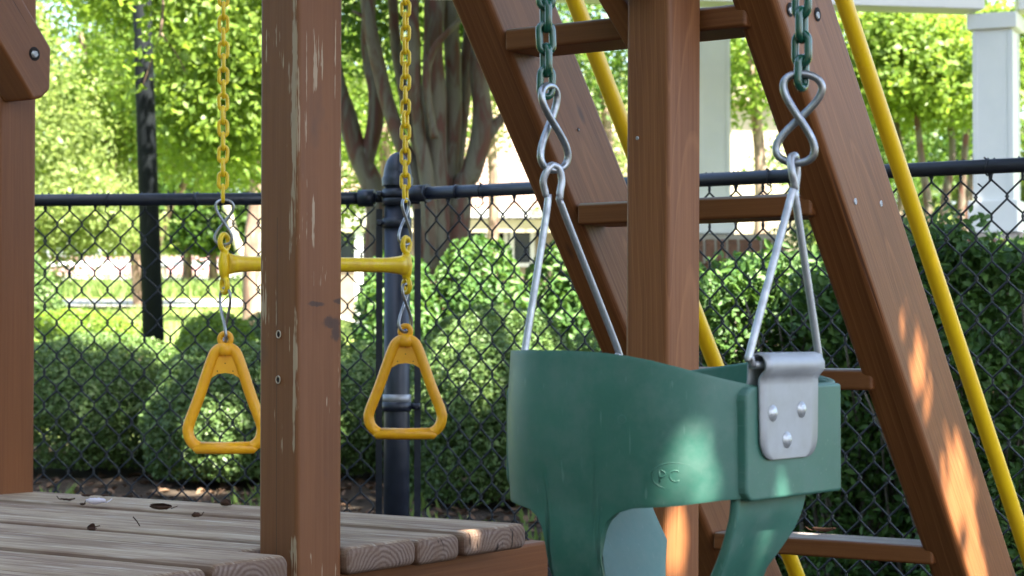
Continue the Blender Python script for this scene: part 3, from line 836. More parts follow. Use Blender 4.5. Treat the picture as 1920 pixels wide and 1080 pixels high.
# ================================================================== HEDGES
def ball_hedge(label, c, r, n, lsize, seed, group="clipped boxwood mounds behind the fence", mat=LF_BOX, shape=2, thick=.22):
    g = gz(c[0], c[1])
    t = thing("boxwood_mound" if group else "hedge", (c[0], c[1], g), label, "shrub", group)
    rg = np.random.default_rng(seed)
    d = rg.normal(size=(n, 3)); d[:, 2] = np.abs(d[:, 2]) - 1.1 * rg.uniform(0, 1, n); d[:, 1] = np.where(rg.uniform(0, 1, n) < .7, -np.abs(d[:, 1]), d[:, 1])
    d /= np.linalg.norm(d, axis=1)[:, None]
    # squarish superellipsoid
    s = (np.sum(np.abs(d) ** 2.15, axis=1)) ** (-1 / 2.15)
    fr = 1 - thick * rg.uniform(0, 1, n) ** 1.7
    lum = np.array([1 + .05 * noise.noise(Vector(q) * 3.2 + Vector((seed, 0, 0))) + .035 * noise.noise(Vector(q) * 11 + Vector((seed, 3, 0))) for q in d])
    p = np.array(c) + d * (s * fr * lum)[:, None] * np.array(r)
    keep = p[:, 2] > g + .02
    p = p[keep]; d = d[keep]
    link("foliage", leaf_mesh("foliage", p, lsize, mat, .25, .55, shape, seed, .2, d, .6), t)
    # twiggy core
    m = MB(); rr = random.Random(seed)
    for i in range(40):
        a = rr.uniform(0, 6.28); e = rr.uniform(.3, 1.3)
        q = Vector((c[0] + math.cos(a) * math.cos(e) * r[0] * .85, c[1] + math.sin(a) * math.cos(e) * r[1] * .85, c[2] + math.sin(e) * r[2] * .8))
        b0 = Vector((c[0] + rr.uniform(-.1, .1), c[1] + rr.uniform(-.1, .1), g))
        m.tube([b0, (b0 + q) / 2 + Vector((rr.uniform(-.05, .05), 0, .05)), q], [.012, .008, .004], 5)
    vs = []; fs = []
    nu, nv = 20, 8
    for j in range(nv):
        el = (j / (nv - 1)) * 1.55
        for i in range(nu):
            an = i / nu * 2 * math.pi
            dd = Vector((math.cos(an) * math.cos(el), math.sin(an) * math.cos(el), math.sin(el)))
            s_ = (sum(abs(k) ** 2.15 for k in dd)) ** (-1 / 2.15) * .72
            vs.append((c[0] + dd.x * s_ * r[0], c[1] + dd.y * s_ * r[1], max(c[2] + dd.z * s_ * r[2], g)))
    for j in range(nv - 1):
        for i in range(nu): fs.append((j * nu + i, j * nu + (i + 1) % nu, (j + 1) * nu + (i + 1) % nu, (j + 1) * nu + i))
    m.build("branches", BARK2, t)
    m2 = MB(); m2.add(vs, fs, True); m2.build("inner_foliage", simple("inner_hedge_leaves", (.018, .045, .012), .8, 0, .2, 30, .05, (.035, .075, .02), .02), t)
    return t
def mound(label, px0, px1, ptop, Y0, n, ls, seed, dy=.7, **kw):
    a = P(px0, ptop, Y0); b_ = P(px1, ptop, Y0); cx = (a.x + b_.x) / 2
    g = gz(cx, Y0 + dy); zt = a.z
    hh = (zt - g)
    ball_hedge(label, (cx, Y0 + dy, g + hh * .34), ((b_.x - a.x) / 2, dy, hh * .66), n, ls, seed, **kw)
mound("leftmost boxwood mound beside the far left post", -90, 365, 622, 10.3, 35100, .0275, 1)
mound("boxwood mound directly behind the left trapeze ring", 225, 590, 636, 9.8, 32400, .0275, 2)
mound("boxwood mound between front post and terminal fence post", 560, 800, 640, 10.4, 16200, .0275, 3)
mound("broad boxwood mound right of the terminal fence post", 735, 1130, 566, 9.2, 35100, .0275, 4)
mound("boxwood mound behind the lower left ladder rail", 1010, 1400, 600, 9.6, 18900, .0275, 5)
# low hedges behind the mounds; brighter leaf colour paints the sun on two
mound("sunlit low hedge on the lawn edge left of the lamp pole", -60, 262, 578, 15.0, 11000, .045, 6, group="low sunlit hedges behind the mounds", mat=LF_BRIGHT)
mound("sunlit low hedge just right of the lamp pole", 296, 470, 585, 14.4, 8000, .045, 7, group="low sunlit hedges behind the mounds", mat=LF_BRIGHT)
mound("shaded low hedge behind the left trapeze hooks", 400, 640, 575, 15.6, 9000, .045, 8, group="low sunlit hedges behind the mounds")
mound("dark tall shrub at the far left post edge", -60, 84, 470, 16.5, 9000, .05, 9, group="low sunlit hedges behind the mounds")
# loose shrubs under the multi-stem tree
mound("loose leafy shrub at the foot of the curved trunks", 640, 830, 452, 11.3, 5200, .058, 10, group="loose shrubs under the big trunk", mat=LF_HOLLY, shape=4, thick=.35)
mound("loose leafy shrub below the house eaves", 780, 1010, 426, 11.6, 6500, .058, 11, group="loose shrubs under the big trunk", mat=LF_HOLLY, shape=4, thick=.35)
mound("loose leafy shrub behind the left ladder rail", 960, 1180, 432, 12.0, 5000, .058, 12, group="loose shrubs under the big trunk", mat=LF_HOLLY, shape=4, thick=.35)
# clipped dark hedges in front of the pavilion
mound("dark clipped hedge between the brick piers", 1380, 1700, 398, 17.0, 12000, .05, 13, group="clipped hedges beside the pavilion")
mound("dark clipped hedge left of the wide column base", 1640, 1850, 404, 16.0, 8000, .05, 14, group="clipped hedges beside the pavilion")

def loose_hedge(label, px0, px1, ptop, Y0, dep, n, ls, seed, blobs=6):
    """leafy hedge of arching twigs, taller than wide"""
    a = P(px0, ptop, Y0); b_ = P(px1, ptop, Y0); cx = (a.x + b_.x) / 2; g = gz(cx, Y0)
    t = thing("glossy_hedge_shrub", (cx, Y0 + dep / 2, g), label, "shrub", "glossy hedge shrubs right behind the fence")
    rg = np.random.default_rng(seed); W = b_.x - a.x; H = a.z - g
    ncl = n // 9
    u = rg.uniform(-.5, .5, ncl); v = rg.uniform(0, 1, ncl) ** 1.5; h = rg.uniform(.02, 1, ncl)
    top = np.array([H * (1 + .10 * noise.noise(Vector((q * W * 4, seed, 0))) + .05 * noise.noise(Vector((q * W * 14, seed, 2)))) for q in u])
    sel = rg.uniform(0, 1, ncl) < .22; h[sel] = 1 - .05 * rg.uniform(0, 1, sel.sum()); v[sel] = rg.uniform(0, 1, sel.sum())
    lean = np.array([.09 * noise.noise(Vector((q * W * 3.5, k * H * 3.5, seed))) for q, k in zip(u, h)])
    x = cx + u * W * 1.05; y = Y0 + v * dep + lean + .10 * np.clip(h - .8, 0, 1); z = g + h * top
    cc = np.stack([x, y, z], axis=1)
    p = np.repeat(cc, 9, axis=0) + rg.normal(size=(ncl * 9, 3)) * np.array([.035, .03, .035])
    out = np.tile(np.array([[0, -.7, .6]]), (len(p), 1))
    link("foliage", leaf_mesh("foliage", p, ls, LF_HOLLY, .2, .48, 4, seed, .18, out, .45), t)
    m = MB(); rr = random.Random(seed)
    for i in range(90):
        x0 = cx + rr.uniform(-.5, .5) * W; y0 = Y0 + rr.uniform(.1, 1) * dep
        x1 = x0 + rr.uniform(-.25, .25); z1 = g + H * rr.uniform(.5, 1.0); y1 = y0 + rr.uniform(-.2, .1)
        m.tube(curve_pts([(x0, y0, g), ((x0 + x1) / 2 + rr.uniform(-.05, .05), y0, g + (z1 - g) * .5), (x1, y1, z1)], 4), [.009, .0085, .008, .007, .006, .005, .004, .004, .003], 5)
    m.build("stems", simple("grey_stems", (.10, .085, .07), .8, 0, .2, 30, .1, (.16, .14, .11)), t)
loose_hedge("glossy leaved hedge shrub seen through the right hanger of the swing", 1270, 1540, 508, 6.5, .8, 15000, .035, 21)
loose_hedge("glossy leaved hedge shrub behind the right ladder rail", 1520, 1780, 502, 6.2, .8, 14500, .036, 22)
loose_hedge("glossy leaved hedge shrub at the right picture edge below the wide column", 1740, 2020, 470, 5.9, .8, 16000, .037, 23)

# -- multi-stem crape myrtle behind the fence (two close clumps)
def big_myrtle():
    Y0 = 12.6
    def q(px, py, dy=0): return P(px, py, Y0 + dy)
    b = q(822, 520); b.z = gz(b.x, b.y)
    t = thing("crape_myrtle", b, "large many-stemmed crape myrtle with mottled bark behind the right trapeze chain", "tree", "crape myrtles with mottled trunks")
    m = MB()
    def st(pts, r0, r1, s): limb(m, pts, r0, r1, 14, .22, s)
    g = Vector((b.x, b.y, b.z))
    st([g, q(818, 430), q(818, 330), q(815, 200), q(812, 80), q(822, -140)], .100, .06, 1)
    st([g + Vector((.05, 0, 0)), q(832, 420), q(846, 300, .1), q(850, 150, .1), q(846, 20, .1), q(860, -140)], .06, .05, 2)
    st([g + Vector((.08, .05, 0)), q(850, 400, .15), q(868, 200, .2), q(880, 60, .2), q(905, -140)], .048, .038, 3)
    st([g + Vector((-.04, -.05, 0)), q(805, 400, -.1), q(785, 240, -.1), q(776, 120, -.15), q(772, -140)], .050, .04, 4)
    st([g + Vector((-.1, 0, 0)), q(790, 400), q(745, 250), q(718, 160), q(690, 20), q(678, -140)], .058, .042, 5)
    st([g + Vector((.0, .1, 0)), q(800, 380, .2), q(762, 200, .2), q(742, 80, .2), q(730, -140)], .045, .032, 6)
    st([q(815, 260, -.16), q(800, 150, -.18), q(815, 90, -.2), q(850, 50, -.2), q(880, 20)], .028, .016, 7)
    st([g + Vector((.10, 0, 0)), q(862, 400), q(885, 320), q(905, 235), q(898, 130), q(905, 10), q(920, -140)], .078, .05, 8)
    st([q(900, 265), q(925, 240), q(945, 215)], .05, .03, 9)
    st([q(710, 90), q(690, 40), q(660, 20)], .018, .008, 10)
    m.build("trunk", BARK, t)
    pts = []; outs = []
    for i, (c, r, n_) in enumerate([(q(800, -330), (1.9, 1.4, .75), 380), (q(660, 45, 1), (.32, .4, .25), 26), (q(905, 40, 1.2), (.28, .4, .3), 24), (q(760, 60, 1.5), (.45, .4, .3), 26)]):
        p, o = crown_points(c, r, n_, 22, .09, 90 + i); pts.append(p); outs.append(o)
    link("crown", leaf_mesh("crown", np.concatenate(pts), .06, LF_MID, .2, .55, 4, 91, .2, np.concatenate(outs), .4), t)
    # second clump, lower left
    b = q(700, 560, .5); b.z = gz(b.x, b.y)
    t = thing("crape_myrtle", b, "smaller forked crape myrtle between the front post and the terminal fence post", "tree", "crape myrtles with mottled trunks")
    m = MB()
    st([b, q(706, 440, .4), q(698, 350, .4), q(672, 290, .4), q(645, 200, .4), q(610, 60, .4), q(570, -140)], .085, .05, 11)
    st([q(680, 320, .4), q(702, 240, .4), q(704, 170, .4), q(690, 80, .4), q(700, -140)], .06, .04, 12)
    m.build("trunk", BARK, t)
    p, o = crown_points(q(640, -300), (1.0, .9, .55), 150, 22, .09, 97)
    link("crown", leaf_mesh("crown", p, .06, LF_MID, .2, .55, 4, 98, .2, o, .4), t)
big_myrtle()

# -- shade tree that stands outside the picture and shades the playground
GAPS = []
def gap(px, py, Y0, r): GAPS.append((P(px, py, Y0), r))  # opening cut in the unseen crown to place a sun patch
gap(1295, 1005, 1.975, .017); gap(1245, 1010, 1.99, .017); gap(1200, 1020, 1.99, .013)
gap(1425, 1040, 2.05, .020)
gap(1292, 395, 3.02, .018); gap(1245, 1040, 3.0, .036); gap(1262, 655, 3.02, .010)
gap(1325, 975, 3.62, .03)
gap(1680, 700, 3.40, .042); gap(1735, 700, 3.42, .040); gap(1765, 930, 3.54, .055); gap(1830, 950, 3.56, .070); gap(1870, 1080, 3.58, .065); gap(1605, 395, 3.3, .010)
gap(1755, 520, 3.62, .06); gap(1800, 690, 3.7, .05); gap(1335, 655, 3.85, .05)
gap(1110, 150, 3.8, .03); gap(30, 600, 3.9, .014)
gap(1430, 560, 6.6, .18); gap(1340, 520, 6.6, .15); gap(1850, 620, 6.2, .12); gap(1800, 520, 6.4, .14); gap(950, 600, 9.4, .3)
gap(1000, 720, 9.4, .2); gap(890, 1000, 3.2, .02); gap(430, 700, 9.6, .15); gap(690, 90, 12.9, .12); gap(820, 45, 12.6, .12); gap(745, 60, 12.7, .08); gap(900, 230, 12.5, .08)
def shade_tree():
    t = thing("oak_tree", (5.6, -1.8, 0), "tall spreading oak standing behind the viewer and shading the playground", "tree")
    m = MB()
    limb(m, [(5.6, -1.8, 0), (5.5, -1.6, 2.5), (5.2, -1.0, 4.6)], .34, .24, 16, .1, 3)
    for k, (x, y, z) in enumerate([(1.0, 3, 7.5), (2.0, 7.5, 8.2), (5.0, 7.0, 8.3), (.5, 0, 7.4), (3.5, 2, 9), (6.5, 2, 8.6), (1.5, -3.5, 7.8)]):
        limb(m, [(5.2, -1.0, 4.6), ((5.2 + x) / 2, (y - 1) / 2 + .3, (4.6 + z) / 2 + .5), (x, y, z)], .13, .03, 8, .1, k)
    m.build("trunk", BARK2, t)
    rg = np.random.default_rng(77)
    n = 52000
    x = rg.uniform(-.6, 8.2, n); y = rg.uniform(-4.6, 11.2, n); z = rg.uniform(6.6, 9.2, n)
    n2 = 32000; x = np.concatenate([x, rg.uniform(-.6, 6.8, n2)]); y = np.concatenate([y, rg.uniform(-4.6, 2.6, n2)]); z = np.concatenate([z, rg.uniform(6.6, 9.2, n2)]); n += n2
    p = np.stack([x, y, z], axis=1)
    # irregular outline, shaped by where the crown's shade should fall
    keep = np.ones(n, bool)
    s = np.array(SUN)
    gx = x - (z - 1) * (s[0] / s[2]); gy = y - (z - 1) * (s[1] / s[2])     # where each leaf's shadow falls (1 m up)
    edge = np.array([noise.noise(Vector((a * .5, b2 * .5, 0))) for a, b2 in zip(gx, gy)])
    keep &= ~(gy > np.where(gx > 1.6, 14.0, 10.6) + edge * 1.8)
    keep &= ~(gx > 4.6 + edge * .8)
    for (T, r) in GAPS:
        T = np.array(T); d = p - T; k = d @ s; q = d - k[:, None] * s
        keep &= np.linalg.norm(q, axis=1) > r + .10
    p = p[keep]
    # small unseen leaves added around openings to shape the sun patches
    sv = Vector(s); e1 = sv.orthogonal().normalized(); e2 = sv.cross(e1); fine = []
    for (T, r) in GAPS:
        if T[1] < 4.2:      # leaf layer added low over the playset to sharpen sun patches
            m_ = 2600; a = rg.uniform(0, 6.283, m_); rad = r + .42 * rg.uniform(0, 1, m_) ** .7; h = rg.uniform(2.9, 3.5, m_) - T[2]
        else:
            m_ = int(900 * max(1, r / .06)); a = rg.uniform(0, 6.283, m_); rad = r + .03 + .22 * rg.uniform(0, 1, m_); h = rg.uniform(6.6, 8.6, m_) - T[2]
        fine.append(np.array(T) + np.array(sv) * (h / s[2])[:, None] + np.array(e1) * (rad * np.cos(a))[:, None] + np.array(e2) * (rad * np.sin(a))[:, None])
    fine = np.concatenate(fine); kf = np.ones(len(fine), bool)
    for (T, r) in GAPS:
        d = fine - np.array(T); k = d @ s; q = d - k[:, None] * s
        kf &= (np.linalg.norm(q, axis=1) > r + .012) | ((r > .03) & (rg.uniform(0, 1, len(fine)) < .05))
    fine = fine[kf]
    cr_ = link("crown", leaf_mesh("crown", p, .19, LF_MID, .7, .7, 2, 78, .1), t)
    link("added_shade_leaves", leaf_mesh("added_shade_leaves", fine, .058, LF_MID, .8, .75, 2, 79, .1), cr_)
    m = MB()  # unseen low limbs, added to carry the shading leaves
    for (x, y, z) in ((1.1, .9, 3.2), (1.7, 2.1, 3.3), (2.0, 2.6, 3.25)):
        limb(m, [(5.2, -1.0, 4.4), ((5.2 + x) / 2, (y - 1) / 2, 4.3), (x + .3, y - .3, z + .35)], .07, .015, 8, .1, 5)
    m.build("added_low_bough", BARK2, t)
shade_tree()
def bank_behind():  # trees added out of view to darken the left-facing sides
    t = thing("added_shade_trees", (-7, -5, 0), "unseen dense trees added behind the viewer to cut light from the left", "trees")
    pts = []; outs = []; m = MB()
    for i, (x, y, h) in enumerate([(-4.5, 1.5, 6), (-5, -1.5, 7), (-4, -4.5, 7), (-1.2, -6.5, 7), (2.5, -7, 7), (-8, 4, 7), (-7.5, -3, 8)]):
        m.tube([(x, y, 0), (x, y, h * .7)], [.16, .08], 8)
        for k in range(3):
            p, o = crown_points((x, y, h * (.2 + .27 * k)), (1.7, 1.7, h * .2), 60, 14, .25, i * 5 + k + 300, .5, .25); pts.append(p); outs.append(o)
    m.build("trunk", BARK2, t)
    link("crown", leaf_mesh("crown", np.concatenate(pts), .26, LF_MID, .3, .7, 2, 301, .2, np.concatenate(outs), .5), t)
bank_behind()

# ================================================================== FENCE
FENCE_TOP = 1.225
def strand_mesh():
    hw, hv, r = .01725, .0445, .0024
    pts = []; z = .05; i = 0
    while z < FENCE_TOP + .015:
        s = 1 if i % 2 else -1
        x = s * (hw + .0022); dy = .0030
        pts += [(x - s * .0035, -dy * .6, z - .0075), (x, dy, z), (x - s * .0035, -dy * .6, z + .0075)]
        z += hv; i += 1
    s = 1 if i % 2 else -1
    pts += [(s * .004 + 0, .002, z - .024), (s * .010, -.006, z - .010)]
    m = MB(); m.tube(pts, r, 6)
    # twisted spur of the selvage
    m.tube([(-s * hw, .0, z - hv - .002), (-s * hw + .006, .004, z - .022), (-s * hw - .007, -.004, z - .004)], .0022, 5)
    return m.mesh("wire", WIRE)
def fence():
    t = thing("chain_link_fence", (-.302, 5.17, 0), "black vinyl chain link fence running behind the swings", "fence")
    me = strand_mesh()
    segs = [(Vector((-.345, 5.235, 0)), Vector((-2.75, 5.43, 0))), (Vector((-.262, 5.115, 0)), Vector((2.1, 3.56, 0)))]
    for a, b_ in segs:
        d = (b_ - a).normalized(); L = (b_ - a).length
        nrm = Vector((-d.y, d.x, 0))
        if nrm.y < 0: nrm = -nrm
        ang = math.atan2(d.y, d.x)
        k = int(L / .0345)
        for i in range(k):
            p = a + d * (.045 + i * .0345) + nrm * .028
            tilt = rg0.uniform(-.008, .008)
            link("wire", me, t, Matrix.Translation(p) @ Matrix.Rotation(ang + (math.pi if i % 2 else 0), 4, 'Z') @ Matrix.Rotation(tilt * .3, 4, 'Y'))
    # rails
    zr = FENCE_TOP
    A = P(68, 375.7, 5.33); B_ = P(705, 371.5, 5.2)
    d = (A - B_)
    m = MB(); m.tube([B_ - d * .0, A + d * 1.4], .0165, 14); m.build("top_rail", BLACKVINYL, t)
    A2 = P(783, 363, 5.06); B2 = P(1920, 309, 4.2); d2 = B2 - A2
    m = MB(); m.tube([A2, B2 + d2 * .6], .0160, 14); m.build("top_rail", BLACKVINYL, t)
    # rail sleeves / end cups / line joint
    m = MB(); m.tube([B_ + d * .05, B_ + d * .004], .0225, 14); m.tube([B_ + d * .004, B_ + d * -.02], .012, 10); m.build("rail_cup", BLACKVINYL, t)
    m = MB(); m.tube([A2 - d2 * .022, A2 + d2 * .02], .0215, 14); m.tube([A2 + d2 * .018, A2 + d2 * .021], .0235, 14); m.build("rail_cup", BLACKVINYL, t)
    for (base, dd, f) in ((B_, d, .52), (A2, d2, .077)):
        c = base + dd * f
        m = MB(); m.tube([c - dd.normalized() * .004, c + dd.normalized() * .004], .0185, 14); m.build("rail_band", BLACKVINYL, t)
    # tie wires around the rails
    for (base, dd, fs) in ((A2, d2, (.12, .36, .62, .945)), (B_, d, (.3, .78, 1.2))):
        for f in fs:
            c = base + dd * f; u = dd.normalized(); n2 = Vector((-u.y, u.x, 0))
            pts = [c + n2 * (.0195 * math.sin(a)) + Vector((0, 0, .0195 * math.cos(a))) + u * (.002 * a) for a in np.linspace(0, 5.6, 12)]
            pts += [c + Vector((0, 0, -.032)) + u * .012, c + Vector((0, 0, -.045)) - u * .004, c + Vector((0, 0, -.036)) - u * .014]
            m = MB(); m.tube(pts, .0020, 5); m.build("tie_wire", WIRE, t)
    # terminal post
    pc = P(747, 620, 5.17); x, y = pc.x, pc.y
    r = .0350
    zc = P(747, 333, 5.17).z
    m = MB(); m.tube([(x - .005, y, 0), (x - .003, y, zc)], r * .97, 24); tp = m.build("terminal_post", BLACKVINYL, t)
    m = MB(); m.lathe([(r * 1.16, -.022), (r * 1.18, -.002), (r * 1.06, .004), (r * 1.02, .02), (r * .84, .042), (r * .55, .057), (r * .22, .065), (0, .067)], (x - .003, y, zc), 24); m.build("dome_cap", BLACKVINYL, tp)
    for py_ in (364, 377, 418, 762):
        zz = P(747, py_, 5.17).z
        m = MB(); m.lathe([(r * 1.0, -.013), (r * 1.10, -.012), (r * 1.10, .012), (r * 1.0, .013)], (x - .004, y, zz), 24)
        sx = 1 if py_ in (377, 762) else -1
        m.tube([(x + sx * r, y, zz), (x + sx * (r + .022), y - .002, zz)], .008, 8)
        m.tube([(x + sx * (r + .014), y - .018, zz), (x + sx * (r + .014), y + .018, zz)], .0055, 8)
        m.build("tension_band", BLACKVINYL, tp)
    zz = P(747, 747, 5.17).z
    m = MB(); m.lathe([(r * 1.0, -.011), (r * 1.07, -.010), (r * 1.07, .010), (r * 1.0, .011)], (x - .004, y, zz), 24); m.build("bare_band", SILVER, tp)
    # tension bars
    for px in (711, 783):
        c = P(px, 600, 5.2)
        q = MB(); q.box((c.x, c.y, .62), (.0085, .003, .575)); q.build("tension_bar", BLACKVINYL, t)
    # further posts, outside the picture
    for (bx, by) in ((-2.75, 5.40), (2.1, 3.53)):
        m = MB(); m.tube([(bx, by, 0), (bx, by, 1.27)], .03, 20); m.build("line_post", BLACKVINYL, t)
fence()

# ================================================================== PLAYSET
E = Vector((-.5736, -.8192, 0)); PD = Vector((-.8192, .5736, 0))   # along the plank ends / along the planks
ZD = .546
O = Vector((.027, 3.32, ZD))
def dk(te, tp, dz=0): return O + E * te + PD * tp + Vector((0, 0, dz))
play = thing("wooden_playset", (-.4, 3.3, 0), "brown stained timber playset with deck, posts and swing frame", "playset")
TH = .042
ts = [(.0, .176, -.0), (.185, .296, .0), (.305, .474, .0), (.483, .588, .112), (.597, .755, .0), (.764, .933, .0), (.942, 1.053, 0), (1.062, 1.233, 0)]
for i, (a, b_, off) in enumerate(ts):
    mid = (a + b_) / 2
    dz = [0, -.003, 0, -.002, .001, -.002, 0, 0][i]
    board("deck_plank", dk(mid, off + [0, .002, -.003, 0, .001, 0, 0, 0][i], -TH / 2 + dz), dk(mid, 2.6, -TH / 2 + dz), E, b_ - a, TH, DECK, play, .0135, 5)
# support beam below the plank ends and joists
board("beam", dk(-.16, .085, -TH - .075), dk(1.3, .085, -TH - .075), (0, 0, 1), .14, .038, WOOD, play, .005, 3)
board("beam", dk(-.02, 1.36, -TH - .075), dk(1.3, 1.36, -TH - .075), (0, 0, 1), .14, .038, WOOD, play, .005, 3)
board("joist", dk(-.0, .11, -TH - .075), dk(-.0, 2.5, -TH - .075), (0, 0, 1), .139, .036, WOOD, play, .005, 3)
board("joist", dk(1.2, .11, -TH - .075), dk(1.2, 2.5, -TH - .075), (0, 0, 1), .139, .036, WOOD, play, .005, 3)

def post(name, cx, cy, s, ang, z0, z1, mat, lean=(0, 0), b=.008):
    d = Vector((math.cos(ang), math.sin(ang), 0))
    # local X up, +Y/+Z axes chosen so the arris (+Y,+Z) faces the camera
    return board(name, (cx, cy, z0), (cx + lean[0], cy + lean[1], z1), d, s, s, mat, play, b, 4)
# front post: faces turned about 48 degrees
th = R(48)
p2 = P(563, 1000, 2.935)
po = post("post", p2.x, p2.y, .0885, math.atan2(-math.sin(th), -math.cos(th)), 0, 2.35, WOOD_POST)
def pscrew(o_parent, p, n, r=.0042, rec=True):
    M = Matrix.Translation(p) @ n.to_track_quat('Z', 'Y').to_matrix().to_4x4()
    m = MB(); m.lathe([(0, .0006), (r * 1.75, .0006), (r * 1.95, .0002)], (0, 0, 0), 14)
    m.build("screw_hole_shade", HOLE_SHADE, o_parent, M)  # flat disc on the face, coloured as the shade around the screw
    m = MB(); m.lathe([(0, .0022), (r * .45, .0022), (r * .5, .0012), (r * .62, .0032), (r * .95, .0022), (r, .0008)], (-r * .28, -r * .3, 0), 12)
    m.build("screw", SCREW, o_parent, M)
nl = Vector((-math.sin(th), -math.cos(th), 0))   # left-near face normal approx
fl = Vector((math.cos(th) * -1, math.sin(th) * -1, 0))
for (px, py) in ((523, 627), (522, 712)):
    n_ = Vector((-math.cos(th), -math.sin(th), 0)); q_ = Vector((p2.x, p2.y, 0)) + n_ * .0445
    c = onplane(px, py, q_, n_)
    M = Matrix.Translation(c) @ n_.to_track_quat('Z', 'Y').to_matrix().to_4x4()
    m = MB(); m.lathe([(0, .0008), (.0030, .0008), (.0035, .0002)], (0, 0, 0), 12); m.build("nail_hole_shade", HOLE_SHADE, po, M)  # no real hole: its shade is a dark disc
    m = MB(); m.tube([(0.0045 * math.cos(a), .0055 * math.sin(a), .0008) for a in np.linspace(0, 6.28, 13)[:-1]], .0010, 5, True); m.build("split_rim", simple("raw_split_wood", (.40, .33, .25), .8), po, M)
# far left post
p1 = P(6, 900, 3.98)
post("post", p1.x, p1.y, .089, R(90 + 48 - 180), .0, 2.4, WOOD)
# swing post in front of the ladder
p3 = P(1238, 900, 3.03)
post3 = post("post", p3.x, p3.y, .0835, math.atan2(-math.sin(th), -math.cos(th)), 0, 2.35, WOOD_RAIL, (.012, 0))
for (px, py, l) in ((1197, 258, 0),):
    n_ = Vector((-math.cos(th), -math.sin(th), 0)); c = onplane(px, py, Vector((p3.x + .008, p3.y, 0)) + n_ * .042, n_); pscrew(post3, c, n_, .003)

# brace at the upper left, bolted to the far left post
nR = -PD                                          # right-near face normal
base = P(47, 116, 3.86)
dn = onplane(76, 128, base, nR); 
low = onplane(78, 150, base, nR)
dirv = (E * 1.0 + Vector((0, 0, 1.0))).normalized()
sidev = nR.cross(dirv).normalized()
def brace():
    q = base
    top_r = onplane(45, 0, q, nR); tip_t = onplane(97, 90, q, nR); tip_b = onplane(95, 170, q, nR); bt = onplane(62, 187, q, nR)
    ll = onplane(0, 60, q, nR)
    up = (top_r - tip_t).normalized()
    prof = [tip_t, tip_t + (tip_b - tip_t) * .96, tip_b + (bt - tip_b) * .12 + (tip_b - tip_t) * -.0, tip_b + (bt - tip_b) * .5 + Vector((0, 0, -.006)), bt, bt + up * .9, tip_t + up * .9]
    bm = bmesh.new()
    # local frame: X along up
    x = up; z = nR; y = z.cross(x)
    M = Matrix((x, y, z)).transposed().to_4x4(); M.translation = tip_t; Mi = M.inverted()
    vs = [bm.verts.new(Mi @ p) for p in prof]
    f = bm.faces.new(vs)
    r = bmesh.ops.extrude_face_region(bm, geom=[f]); vv = [v for v in r['geom'] if isinstance(v, bmesh.types.BMVert)]
    bmesh.ops.translate(bm, vec=(0, 0, -.085), verts=vv)
    bmesh.ops.recalc_face_normals(bm, faces=bm.faces)
    bmesh.ops.bevel(bm, geom=list(bm.edges), offset=.006, segments=3, profile=.5, affect='EDGES')
    o = bm_link(bm, "brace", WOOD, play, M)
    c = onplane(65, 101, q + nR * .0005, nR)
    Mh = Matrix.Translation(c) @ nR.to_track_quat('Z', 'Y').to_matrix().to_4x4()
    m = MB(); m.lathe([(0, .0006), (.013, .0006), (.0145, -.001)], (0, 0, 0), 20); m.build("bolt_recess_shade", HOLE_SHADE, o, Mh)  # dark disc painted as the shade of a bolt recess
    m = MB(); m.lathe([(0, .0052), (.0028, .0052), (.0032, .0030), (.0045, .0065), (.0065, .0055), (.0078, .001)], (-.002, -.001, 0), 6); m.build("bolt", SCREW, o, Mh)
brace()
# short brace meeting the swing post at the top
a_ = P(1146, -6, 3.10)
board("brace", P(1226, 84, 3.10), P(1226, 84, 3.10) + Vector((-.28, -.05, .46)), Vector((.8, -.55, 0)), .04, .086, WOOD, play, .005, 3)
board("beam", P(1150, -6, 3.02) + Vector((0, 0, .027)), P(1215, -6, 2.98) + Vector((0, 0, .027)), (0, 0, 1), .04, .06, WOOD, play, .005, 3)

# ladder -------------------------------------------------------------
rA = P(1437, 200, 3.12); rB = P(1681, 900, 3.51)
ru = (rA - rB).normalized()
nS = -PD                                           # side normal (right-near)
D1, D2 = .178, .076
# perpendicular of the rail inside the (E,z) plane, pointing up/right-away
Eh = (ru - nS * ru.dot(nS)).normalized()
dp = Eh.cross(nS); dp = -dp if dp.x < 0 else dp
LEN_DN = (rB.z - .0) / abs(ru.z); 
def rail(shift, lab=None):
    a = rA + shift; b_ = rB + shift
    top = a + ru * 1.55; bot = b_ - ru * (b_.z / ru.z)
    off = dp * (D1 / 2) + nS * (D2 / 2)
    o = board("ladder_rail", bot + off, top + off, dp, D1, D2, WOOD_RAIL, play, .012, 5)
    return o
rr_ = rail(Vector((0, 0, 0)))
LADW = .512
rl_ = rail(PD * LADW)
# rungs
def at_height(py, px):
    """point on the near edge of the right rail seen at photo height py"""
    best = None
    for k in range(400):
        q = rB + ru * (-.6 + k * .006)
        d = (q - Vector((0, 0, CAMH)))
        yy = 540 - (CR.transposed() @ d).y / -(CR.transposed() @ d).z * F
        if best is None or abs(yy - py) < best[0]: best = (abs(yy - py), q)
    return best[1]
rungs = []
for (py, hgt) in ((30, .037), (386, .038), (713, .036), (1042, .034)):
    q = at_height(py, 0)
    wd = .105
    c0 = q + nS * .022 - E * (wd / 2 - .006); c1 = q + PD * (LADW - D2 - .004) - E * (wd / 2 - .006)
    o = board("ladder_rung", c0, c1, E, wd, hgt, WOOD_RUNG, play, .006, 4)
    rungs.append(o)
